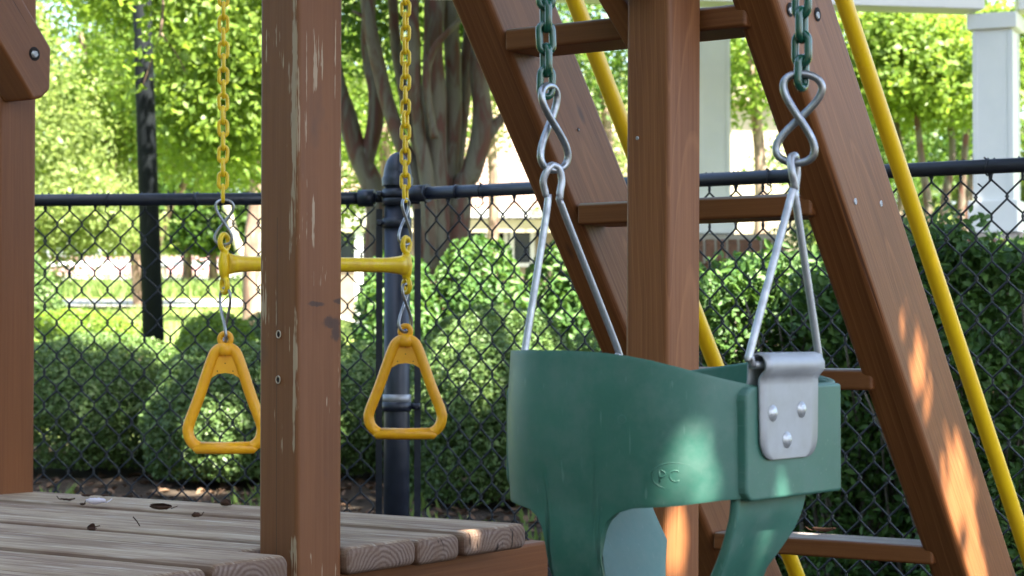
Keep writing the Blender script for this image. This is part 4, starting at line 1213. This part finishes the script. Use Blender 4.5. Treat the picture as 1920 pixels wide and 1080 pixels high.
# screws, in pairs on the outer face of the right rail
pl = rA + nS * D2
for (px, py) in ((1603, 376), (1651, 380), (1718, 713), (1765, 713), (1830, 1036), (1876, 1037), (1482, 18), (1533, 27)):
    c = onplane(px, py, pl, nS); pscrew(rr_, c, nS, .0058)
pl = rA + PD * LADW + nS * D2
for (px, py) in ((1084, 243),):
    c = onplane(px, py, pl, nS)
    pscrew(rl_, c, nS, .002)
# yellow tubes beyond the ladder
Yt = 3.95
m = MB(); a3, b3 = P(1077, 0, Yt - .25), P(1487, 1060, Yt + .2); m.tube([a3 + (a3 - b3) * .8, a3, b3, b3 + (b3 - a3) * .3], .0162, 16); m.build('handrail', YTUBE, play)
Yt = 3.7
m = MB(); a3, b3 = P(1582, 0, Yt - .2), P(1914, 1000, Yt + .2); m.tube([a3 + (a3 - b3) * .8, a3, b3, b3 + (b3 - a3) * .35], .0158, 16); m.build('handrail', YTUBE, play)
# swing beam overhead (above the picture)
board("swing_beam", (-1.3, 3.86, 2.32), (1.6, 1.83, 2.32), (0, 0, 1), .14, .09, WOOD, play, .006, 3)

# ================================================================== CHAINS AND SWINGS
def link_mesh(name, mat, pitch=.0252, wid=.0235, r=.0036):
    hl = pitch / 2 + r; hw = wid / 2 - r; st = hl - hw
    pts = []
    for k in range(9): a = math.pi * k / 8; pts.append((hw * math.cos(a), 0, st * .92 + hw * math.sin(a)))
    for k in range(9): a = math.pi + math.pi * k / 8; pts.append((hw * math.cos(a), 0, -st * .92 + hw * math.sin(a)))
    m = MB(); m.tube(pts, r, 10, True); return m.mesh(name, mat)
def chain(parent, me, pb, n, pitch, ang0, mat=None, tilt=(0, 0)):
    d = Vector((tilt[0], tilt[1], 1)).normalized()
    for i in range(n):
        p = pb + d * (pitch * i)
        a = ang0 + (R(90) if i % 2 else 0) + rg0.uniform(-.2, .2)
        q = Vector((0, 0, 1)).rotation_difference(d).to_matrix().to_4x4()
        link("chain_link", me, parent, Matrix.Translation(p) @ q @ Matrix.Rotation(a, 4, 'Z') @ Matrix.Rotation(rg0.uniform(-.06, .06), 4, 'Y'))
def eight(h, w_, r, mat, name, parent, c, ang, gapd=.0045, lean=0):
    pts = []
    n = 56
    for k in range(n):
        t = 2 * math.pi * k / n
        zc = math.cos(t); 
        pts.append((w_ * math.sin(2 * t) * (1.0) * (abs(math.sin(t)) ** .0), gapd * math.sin(t), h * zc))
    m = MB(); m.tube(pts, r, 10, True)
    M = Matrix.Translation(c) @ Matrix.Rotation(ang, 4, 'Z') @ Matrix.Rotation(lean, 4, 'Y')
    return m.build(name, mat, parent, M)

# -- trapeze
YL, YR = 3.76, 3.98
YLINK = link_mesh("chain_link", YCHAIN, .0250, .0235, .0037)
BL = P(421, 497, YL); BR = P(762, 495, YR)
trap = thing("trapeze_bar", (BL + BR) / 2, "yellow trapeze bar hanging on two yellow chains behind the front post", "trapeze")
def facing(ang=0): return ang
for (c, px, Y0, ytop, yb, ang, wch) in ((BL, 420, YL, 372, 462, R(4), 418), (BR, 760, YR, 370, 462, R(58), 760)):
    hc = P(px, (ytop + yb) / 2, Y0); h = (P(px, ytop, Y0).z - P(px, yb, Y0).z) / 2
    eight(h - .003, .0165 , .0030, ZINC, "s_hook", trap, hc, ang, .005, R(2))
    pb = P(wch, 363, Y0)
    chain(trap, YLINK, pb, 47, .0250, R(100) if Y0 == YL else R(75), tilt=(0.0, 0) )
def trapeze():
    ax = (BR - BL); L = ax.length; x = ax.normalized(); z = Vector((0, 0, 1)); y = z.cross(x)
    M = Matrix((x, y, z)).transposed().to_4x4(); M.translation = (BL + BR) / 2
    # bar flaring at both ends into flat end fittings
    pts = []; rs = []
    for t_ in np.linspace(-1, 1, 25):
        pts.append((t_ * (L / 2 - .004), 0, 0)); e = max(0, abs(t_) - .70) / .30
        rs.append(.0146 + .0065 * e ** 2.2)
    m = MB(); m.tube(pts, rs, 18); m.build("bar", YBAR, trap, M)
    for s in (-1, 1):
        m = MB()
        m.tube([(s * L / 2, 0, -.028), (s * L / 2, 0, -.015), (s * L / 2, 0, 0), (s * L / 2, 0, .017), (s * L / 2, 0, .026)], [.0075, .0105, .0125, .0095, .0075], 14)
        # top and bottom eyes
        for (zc, an, rr2) in ((.041, R(28), .0130), (-.041, R(90), .0120)):
            ring = [Vector((rr2 * math.cos(a), 0, (rr2 * 1.15) * math.sin(a))) for a in np.linspace(0, 2 * math.pi, 19)[:-1]]
            rot = Matrix.Rotation(an, 3, 'Z')
            m.tube([rot @ q + Vector((s * L / 2, 0, zc)) for q in ring], .0052, 10, True)
        m.build("end_fitting", YCHAIN, trap, M)
trapeze()
def ring_swing(label, pc, Y0, ytop, ybot, xl, xr, htop, hbot, hx, hang, yaw):
    top = P(pc, ytop, Y0); bot = P(pc, ybot, Y0)
    g = thing("gym_ring", top, label, "gym ring", "yellow trapeze rings")
    W = (P(xr, 700, Y0).x - P(xl, 700, Y0).x); H = top.z - bot.z
    R0 = .0108
    # closed rounded triangle
    ctrl = [(-.10, .845), (-.17, .77), (-.33, .46), (-.455, .24), (-.47, .16), (-.43, .085), (-.33, .035), (-.15, .025), (0, .025), (.15, .025), (.33, .035), (.43, .085), (.47, .16), (.455, .24), (.33, .46), (.17, .77), (.10, .845), (0, .872)]
    cv = [Vector((x * W, 0, z * H)) for (x, z) in ctrl]
    n = len(cv); pts = []
    for i in range(n):
        p0, p1_, p2_, p3_ = cv[i - 1], cv[i], cv[(i + 1) % n], cv[(i + 2) % n]
        for k in range(4):
            t = k / 4
            pts.append(.5 * ((2 * p1_) + (p2_ - p0) * t + (2 * p0 - 5 * p1_ + 4 * p2_ - p3_) * t * t + (3 * p1_ - p0 - 3 * p2_ + p3_) * t ** 3))
    M = Matrix.Translation((bot.x, bot.y, bot.z)) @ Matrix.Rotation(yaw, 4, 'Z')
    m = MB(); m.tube(pts, R0, 14, True); m.build("ring_loop", YRING, g, M)
    # hand grip, slightly thicker
    m = MB(); zz = .030 * H
    m.tube([(-.37 * W, 0, zz + .002), (-.365 * W, 0, zz), (0, 0, zz - .001), (.365 * W, 0, zz), (.37 * W, 0, zz + .002)], [.0102, .0116, .0116, .0116, .0102], 16); m.build("hand_grip", YRING, g, M)
    # gusset web filling the apex
    m = MB()
    out = [(-.13, .80), (-.30, .50), (-.20, .605), (-.10, .645), (0, .655), (.10, .645), (.20, .605), (.30, .50), (.13, .80), (0, .84)]
    vs = [(x * W, -.0035, z * H) for x, z in out] + [(x * W, .0035, z * H) for x, z in out]; k = len(out)
    m.add(vs, [tuple(range(k)), tuple(reversed(range(k, 2 * k)))] + [(i, (i + 1) % k, k + (i + 1) % k, k + i) for i in range(k)])
    m.build("gusset", YRING, g, M)
    m = MB()
    for (x, z) in ((0, .80), (0, .735), (-.10, .67), (.10, .67)): m.tube([(x * W, -.0042, z * H), (x * W, -.0034, z * H)], .0012, 6)
    m.build("pin_marks", HOLE_SHADE, g, M)
    # eye on top
    m = MB(); rr2 = .0105
    m.tube([(rr2 * math.cos(a), 0, .938 * H + rr2 * 1.05 * math.sin(a)) for a in np.linspace(0, 2 * math.pi, 19)[:-1]], .0056, 10, True)
    m.tube([(0, 0, .80 * H), (0, 0, .845 * H), (0, 0, .88 * H), (0, 0, .905 * H)], [.0125, .0165, .0145, .0125], 14)
    m.build("eye", YRING, g, M)
    hc = P(hx, (htop + hbot) / 2, Y0); h = (P(hx, htop, Y0).z - P(hx, hbot, Y0).z) / 2
    eight(h - .003, .0165, .0029, ZINC, "s_hook", g, hc, hang, .006, 0)
ring_swing("closer yellow triangular ring, partly hidden by the front post", 422, YL, 622, 846, 346, 492, 537, 644, 422, R(-62), R(3))
ring_swing("right yellow triangular ring in front of the terminal fence post", 760, YR, 608, 819, 689, 834, 530, 625, 760, R(60), R(2))

# -- bucket swing
cphi, sphi = math.cos(R(38)), math.sin(R(38))
AX = Vector((cphi, -sphi, 0)); FX = Vector((-sphi, -cphi, 0)); SC = Vector((.1776, 2.14, CAMH))
def sw(a, f, z): return SC + AX * a + FX * f + Vector((0, 0, z))
swing = thing("bucket_swing", SC + Vector((0, 0, -.2)), "green full bucket toddler swing hanging on green chains", "swing")
def grid_shell(name, P_, nu, nv, thick, par, closed=False, sub=0):
    """P_(i,j) -> Vector; makes a sheet with thickness"""
    m = MB(); vs = [P_(i, j) for i in range(nu) for j in range(nv)]
    m.add(vs, [(i * nv + j, i * nv + j + 1, (i + 1) * nv + j + 1, (i + 1) * nv + j) for i in range(nu - 1) for j in range(nv - 1)], True)
    o = m.build(name, SHELL, par)
    md = o.modifiers.new("thickness", 'SOLIDIFY'); md.thickness = thick; md.offset = 0; md.use_even_offset = False
    bv = o.modifiers.new("edge", 'BEVEL'); bv.width = thick * .32; bv.segments = 3; bv.limit_method = 'ANGLE'; bv.angle_limit = R(50); bv.harden_normals = False
    return o
EXPO = 3.3
def plan(phi, back=False):
    c, s = math.cos(phi), math.sin(phi)
    a = math.copysign(abs(c) ** (2 / EXPO), c) * .148; f = abs(s) ** (2 / EXPO) * .160
    return a, (-f if back else f)
NU, NV = 170, 34
phis = np.linspace(R(2), R(178), 4000)
PL = np.array([plan(p) for p in phis]); seg = np.concatenate([[0], np.cumsum(np.hypot(*np.diff(PL, axis=0).T))])
# sample: dense near the strap edges
su = np.linspace(0, seg[-1], NU)
PA = np.stack([np.interp(su, seg, PL[:, 0]), np.interp(su, seg, PL[:, 1])], axis=1)
ta = np.array([-.148, -.143, -.135, -.12, -.08, -.03, 0, .025, .05, .075, .10, .12, .135, .148]); tz = np.array([-.026, -.0205, -.0175, -.016, -.0150, -.0153, -.0162, -.0178, -.0205, -.0250, -.0315, -.0385, -.0450, -.052])
ba = np.array([-.148, -.128, -.10, -.078, -.066, -.058, -.052, -.047, .008, .012, .0165, .023, .035, .055, .10, .13, .148])
bz = np.array([-.170, -.174, -.177, -.180, -.187, -.200, -.230, -.36, -.36, -.235, -.203, -.188, -.178, -.172, -.168, -.163, -.162])
def front(i, j):
    a, f = PA[i]; v = j / (NV - 1)
    z0 = float(np.interp(a, ta, tz)); z1 = float(np.interp(a, ba, bz))
    z = z0 + (z1 - z0) * v
    k = max(0, -.20 - z) / .16
    f2 = f - .075 * k * k
    f2 += .006 * math.sin(min(1, (z0 - z) / .16) * math.pi)       # slight belly
    # rolled lip along the top
    return sw(a, f2, z)
fr_o = grid_shell("front_panel", front, NU, NV, .0085, swing)
def backp(i, j):
    a, f = PA[i]; v = j / (NV - 1)
    z0 = float(np.interp(a, [-.148, 0, .148], [-.050, -.030, -.050])); z1 = -.150
    return sw(a, -f * .93, z0 + (z1 - z0) * v)
grid_shell("back_panel", backp, NU, NV, .0085, swing)
# U shaped seat sling from side to side
SA = [(.133, -.055), (.133, -.16), (.126, -.20), (.110, -.24), (.082, -.29), (.045, -.335), (0, -.355), (-.045, -.335), (-.082, -.29), (-.106, -.24), (-.122, -.20), (-.131, -.16), (-.133, -.055)]
F0 = [-.045, -.042, -.03, -.0, -.005, -.02, -.03, -.06, -.10, -.138, -.130, -.122, -.10]
F1 = [.103, .103, .103, .102, .10, .10, .10, .09, .08, .06, .06, .06, .08]
cs = curve_pts([(a, 0, z) for a, z in SA], 7); f0 = np.interp(np.linspace(0, 12, len(cs)), range(13), F0); f1 = np.interp(np.linspace(0, 12, len(cs)), range(13), F1)
def sling(i, j):
    v = j / 11; f = f0[i] + (f1[i] - f0[i]) * v
    lip = .004 * (max(0, v - .85) / .15) ** 2
    return sw(cs[i].x + (lip if cs[i].x > 0 else -lip), f, cs[i].z)
grid_shell("seat_sling", sling, len(cs), 12, .010, swing)
# side flaps with their thick rim
for s in (1, -1):
    ang = math.atan2(AX.y, AX.x)
    Mx = Matrix((FX, Vector((0, 0, 1)), FX.cross(Vector((0, 0, 1))))).transposed().to_4x4()
    cf = .0075; hw = .0975; zc = -.108; hh = .0575
    Mx.translation = sw(s * .1435, cf, zc)
    bm = bmesh.new()
    pr = []
    rc = .014
    for (cx_, cy_, a0) in ((hw - rc, hh - rc, 0), (-hw + .003, hh - .003, 90), (-hw + .003, -hh + .003, 180), (hw - rc, -hh + rc, 270)):
        rr3 = rc if abs(cx_) < hw - .01 else .003
        for k in range(5):
            a = R(a0 + 90 * k / 4); pr.append((cx_ + rr3 * math.cos(a), cy_ + rr3 * math.sin(a)))
    vs = [bm.verts.new((x, y, -.009)) for x, y in pr]; f = bm.faces.new(vs)
    r = bmesh.ops.extrude_face_region(bm, geom=[f]); bmesh.ops.translate(bm, vec=(0, 0, .018), verts=[v for v in r['geom'] if isinstance(v, bmesh.types.BMVert)])
    bmesh.ops.recalc_face_normals(bm, faces=bm.faces)
    es = [e for e in bm.edges if abs(e.verts[0].co.z - e.verts[1].co.z) < 1e-6]
    bmesh.ops.bevel(bm, geom=es, offset=.0032, segments=3, profile=.5, affect='EDGES')
    fl_o = bm_link(bm, "side_flap", SHELL, swing, Mx)
# galvanised brackets
def bracket(s, zrod_f, zrod_b, fa, fb):
    aP = s * .1545
    fm = (fa + fb) / 2; hw = abs(fb - fa) / 2 - .010
    zr = (zrod_f + zrod_b) / 2
    m = MB()
    th_ = .0016
    # profile: from the inside over the rod, groove, then the plate
    prof = [(-.022, -.036), (-.016, -.030), (-.0125, -.018), (-.0122, -.004), (-.009, .005), (-.002, .0085), (.005, .006), (.0085, -.001), (.0085, -.008), (.003, -.0135), (.0005, -.018), (.0005, -.024)]
    prof2 = [(aP + s * (p[0]), zr + p[1]) for p in prof]
    zt = zr - .024; zb_ = zr - .099; rc = .022
    rows = [(x, z, hw) for x, z in prof2]
    for k in range(1, 9): rows.append((aP + s * .0005, zt + (zb_ + rc - zt) * k / 8, hw - .0015 * k / 8 ))
    for k in range(1, 8):
        a = R(90 * k / 7); rows.append((aP + s * .0005, zb_ + rc - rc * math.sin(a), hw - .0015 - rc + rc * math.cos(a)))
    nv = 9; vs = []
    for (x, z, w_) in rows:
        for j in range(nv):
            f = fm + w_ * (2 * j / (nv - 1) - 1); vs.append(sw(x, f, z))
    m.add(vs, [(i * nv + j, i * nv + j + 1, (i + 1) * nv + j + 1, (i + 1) * nv + j) for i in range(len(rows) - 1) for j in range(nv - 1)], True)
    o = m.build("bracket", PLATE, swing)
    md = o.modifiers.new("thickness", 'SOLIDIFY'); md.thickness = .0022; md.offset = 0
    for (f, z) in ((fm + .034, zr - .052), (fm - .024, zr - .050), (fm + .006, zr - .080)):
        q = MB(); r_ = .0074; Mr = Matrix.Translation(sw(aP + s * .0015, f, z)) @ (AX * s).to_track_quat('Z', 'Y').to_matrix().to_4x4()
        q.lathe([(r_ * 1.15, 0), (r_ * 1.15, .0006), (r_, .0008), (r_ * .92, .0018), (r_ * .6, .0032), (0, .0038)], (0, 0, 0), 16)
        q.build("rivet", SCREW, o, Mr)
    return o
bracket(1, -.026, -.026, -.043, .095)
bracket(-1, -.032, -.032, -.106, .072)
# triangular hangers of bent rod
def hanger(tris, r=.0043):
    m = MB(); m.tube(curve_pts(tris, 5), r, 12); return m.build("hanger", ZINCROD, swing)
def rod_pts(s, ff, fb, ztop, ft, zf, zb_, atop):
    aP = s * .150
    a2 = aP
    pts = [sw(a2, ff - .004, zf - .003), sw(a2, ff + .000, zf + .004), sw(a2, ff - .002, zf + .016),
           sw(atop + s * .002, ft + (ff - ft) * .16, ztop - (ztop - zf) * .22), sw(atop + s * .004, ft + .008, ztop - .030), sw(atop + s * .004, ft + .0125, ztop - .015), sw(atop, ft + .008, ztop - .001),
           sw(atop, ft, ztop + .003), sw(atop - s * .003, ft - .008, ztop - .001), sw(atop - s * .004, ft - .0115, ztop - .015), sw(atop - s * .004, ft - .008, ztop - .032),
           sw(atop - s * .002, ft + (fb - ft) * .16, ztop - (ztop - zb_) * .24), sw(a2, fb + .002, zb_ + .016), sw(a2, fb, zb_ + .004), sw(a2, fb + .004, zb_ - .003)]
    return pts
def hang(s, ff, fb, ztop, ft, z, atop):
    pts = rod_pts(s, ff, fb, ztop, ft, z, z, atop)
    m = MB(); m.tube(curve_pts(pts, 5), .0041, 12)
    m.tube([sw(s * .150, ff - .004, z - .003), sw(s * .150, fb + .004, z - .003)], .0040, 10)
    m.build("hanger", ZINCROD, swing)
hang(1, .093, -.044, .184, .004, -.026, .150)
hang(-1, .074, -.104, .189, .022, -.027, -.150)
# hooks and green chains
GLINK = link_mesh("chain_link", GCHAIN, .0252, .0235, .0042)
hR = P(1498, 222, 2.045); hL = P(1035, 240, 2.215)
eight(.0465, .0200, .0042, ZINC, "s_hook", swing, hR, R(-8), .006, R(7))
eight(.0475, .0200, .0042, ZINC, "s_hook", swing, hL, R(52), .006, R(-8))
chain(swing, GLINK, P(1503, 137, 2.045), 62, .0252, R(62), tilt=(.004, 0))
chain(swing, GLINK, P(1024, 155, 2.215), 62, .0252, R(15), tilt=(-.004, 0))
# moulded maker's mark on the front panel
def emblem():
    # surface frame at photo pixel (1272,895)
    def surf(a, z):
        f = float(np.interp(-a, -PL[:, 0], PL[:, 1])) + .006 * math.sin(min(1, (-.025 - z) / .16) * math.pi)
        return a, f, z
    a0, z0 = .098, -.139
    def wp(u, v):
        a, f, z = surf(a0 + u, z0 + v)
        f2 = float(np.interp(-(a0 + u + .001), -PL[:, 0], PL[:, 1]))
        nrm = (FX * 1.0 + AX * ((float(np.interp(-(a - .001), -PL[:, 0], PL[:, 1])) - f2) / .002)).normalized()
        return sw(a, f, z) + nrm * .0041
    m = MB(); m.tube([wp(.021 * math.cos(t), .0135 * math.sin(t)) for t in np.linspace(0, 2 * math.pi, 33)[:-1]], .0006, 6, True)
    m.build("oval_outline", SHELL, fr_o)
    m = MB()
    def stroke(pts): m.tube([wp(u, v) for u, v in pts], .0009, 6)
    stroke([(-.0135, -.006), (-.0135, .006)])
    stroke([(-.0135 + .0055 * math.cos(t) * 1.0, .0025 + .0035 * math.sin(t)) for t in np.linspace(R(90), R(-90), 9)])
    stroke([(.0005 + .0048 * math.cos(t), .0005 + .0055 * math.sin(t)) for t in np.linspace(R(50), R(310), 13)])
    m.build("moulded_letters", SHELL, fr_o)
    m = MB(); c0 = (-.052, .055)
    m.tube([wp(c0[0] + .0045 * math.cos(t), c0[1] + .0045 * math.sin(t)) for t in np.linspace(0, 2 * math.pi, 21)[:-1]], .0006, 6, True)
    m.build("gate_mark", SHELL, fr_o)
emblem()

# ================================================================== DEBRIS ON THE DECK
def deckpt(px, py, lift=0.0):
    return onplane(px, py, Vector((0, 0, ZD + lift)), Vector((0, 0, 1)))
DRY = simple("dry_brown_leaf", (.035, .018, .012), .8, 0, .2, 60, .1, (.075, .038, .026), .001)
def curl_leaf(name, label, p, L, W, curl, yaw, seed, mat=DRY, cat="dead leaf", group=None, roll=0):
    nu, nv = 10, 6; m = MB(); vs = []
    rr = random.Random(seed)
    for i in range(nu):
        u = i / (nu - 1); wid = W * math.sin(math.pi * (.08 + .86 * u)) ** .7
        for j in range(nv):
            v = j / (nv - 1) * 2 - 1
            a = v * curl
            x = (u - .5) * L; y = wid * math.sin(a) / max(curl, .1); z = wid * (1 - math.cos(a)) / max(curl, .1) + .25 * L * (u - .5) ** 2 * 2 + rr.uniform(-.0008, .0008)
            vs.append((x, y, z))
    m.add(vs, [(i * nv + j, i * nv + j + 1, (i + 1) * nv + j + 1, (i + 1) * nv + j) for i in range(nu - 1) for j in range(nv - 1)], True)
    m.tube([(L * .45, 0, .002), (L * .62, .002, .004), (L * .8, -.001, .009)], .0009, 5)
    o = m.build(name, mat, None, Matrix.Translation(p) @ Matrix.Rotation(yaw, 4, 'Z') @ Matrix.Rotation(roll, 4, 'X'))
    md = o.modifiers.new("thickness", 'SOLIDIFY'); md.thickness = .0006
    return tag(o, label, cat, group)
PETAL = simple("pale_petal_paper", (.62, .58, .70), .6, 0, .3, 60, .1, (.72, .68, .78))
grp = "dried bits lying on the deck"
curl_leaf("paper_scrap", "crumpled pale lilac scrap among dry leaves on the deck", deckpt(180, 945, .005), .036, .017, 1.5, R(15), 1, PETAL, "scrap")
curl_leaf("dead_leaf", "flat dark leaf left of the pale scrap on the deck", deckpt(127, 939, .002), .028, .007, 1.2, R(170), 2, group=grp)
curl_leaf("dead_leaf", "dark leaf directly behind the pale scrap", deckpt(163, 931, .002), .022, .006, 1.4, R(10), 3, group=grp)
curl_leaf("dead_leaf", "small dark leaf right behind the pale scrap", deckpt(197, 931, .002), .018, .006, 1.4, R(-15), 4, group=grp)
curl_leaf("dead_leaf", "curled brown leaf touching the left end of the pale scrap", deckpt(155, 947, .002), .012, .007, 1.2, R(60), 5, group=grp)
curl_leaf("seed_pod", "largest dark curled pod in the middle of the deck", deckpt(303, 955, .008), .040, .015, 2.4, R(-12), 6, cat="seed pod", roll=R(35))
curl_leaf("dead_leaf", "dark leaf at the far plank close to the front post", deckpt(423, 949, .002), .022, .018, 2.2, R(-30), 7, group=grp)
curl_leaf("dead_leaf", "tiny dark leaf between the pod and the front post", deckpt(368, 970, .002), .016, .012, 2.2, R(20), 8, group=grp)
curl_leaf("dead_leaf", "upright dark leaf nearest the viewer on the deck", deckpt(169, 993, .004), .020, .014, 2.2, R(65), 9, group=grp, roll=R(50))
m = MB(); a_ = deckpt(262, 986, .004); m.tube([a_, a_ + Vector((-.006, .004, .008)), a_ + Vector((-.012, .006, .014))], .0011, 6)
tag(m.build("twig", DRY), "short dark twig lying in the seam between two deck planks", "twig")
q = onplane(1545, 1000, rungs[3].matrix_basis.translation + Vector((0, 0, .018)), Vector((0, 0, 1)))
curl_leaf("dead_leaf", "dry brown leaf lying on the lowest ladder rung", q + Vector((0, 0, .003)), .045, .012, 1.8, R(165), 12)

# leaf litter and weeds on the ground behind the fence
rgl = np.random.default_rng(12)
n = 5200
x = rgl.uniform(-4.5, 4, n); y = rgl.uniform(5.6, 10.5, n)
z = np.array([gz(a, b2) for a, b2 in zip(x, y)]) + .008
me = leaf_mesh("leaf_litter", np.stack([x, y, z], axis=1), .055, LF_DEAD, 1.6, .5, 4, 5, .2)
o = stuff(link("leaf_litter", me)); tag(o, "brown fallen leaves scattered on the soil below the hedges", "leaf litter")
def grass():
    rg = np.random.default_rng(4)
    P_ = []; n = 26000
    # tufts at the foot of the hedges and long grass on the far lawn
    xs = rg.uniform(-4, 3, 5000); ys = rg.uniform(7.4, 9.6, 5000); hs = rg.uniform(.03, .10, 5000)
    cl = np.array([noise.noise(Vector((a * 2, b2 * 2, 3))) for a, b2 in zip(xs, ys)]) > .12
    xs, ys, hs = xs[cl], ys[cl], hs[cl]
    x2 = rg.uniform(-19, 3, n); y2 = rg.uniform(45, 60, n); h2 = rg.uniform(.12, .38, n)
    x3 = rg.uniform(-12, 9, 16000); y3 = rg.uniform(16, 40, 16000); h3 = rg.uniform(.05, .14, 16000)
    xs = np.concatenate([xs, x2, x3]); ys = np.concatenate([ys, y2, y3]); hs = np.concatenate([hs, h2, h3])
    zs = np.array([gz(a, b2) for a, b2 in zip(xs, ys)])
    k = len(xs); w_ = hs * .12 + .003; an = rg.uniform(0, 6.28, k)
    lx = rg.normal(size=k) * hs * .35; ly = rg.normal(size=k) * hs * .35
    v = np.stack([np.stack([xs - w_ * np.cos(an), ys - w_ * np.sin(an), zs], 1), np.stack([xs + w_ * np.cos(an), ys + w_ * np.sin(an), zs], 1), np.stack([xs + lx, ys + ly, zs + hs], 1)], 1).reshape(-1, 3)
    me = bpy.data.meshes.new("grass"); me.vertices.add(3 * k); me.vertices.foreach_set("co", v.astype(np.float32).ravel())
    me.loops.add(3 * k); me.loops.foreach_set("vertex_index", np.arange(3 * k, dtype=np.int32)); me.polygons.add(k)
    me.polygons.foreach_set("loop_start", np.arange(k, dtype=np.int32) * 3); me.polygons.foreach_set("loop_total", np.full(k, 3, dtype=np.int32))
    me.materials.append(GRASSB); me.update(calc_edges=True)
    o = stuff(link("grass", me)); tag(o, "loose grass on the lawn and in tufts below the hedges", "grass")
grass()
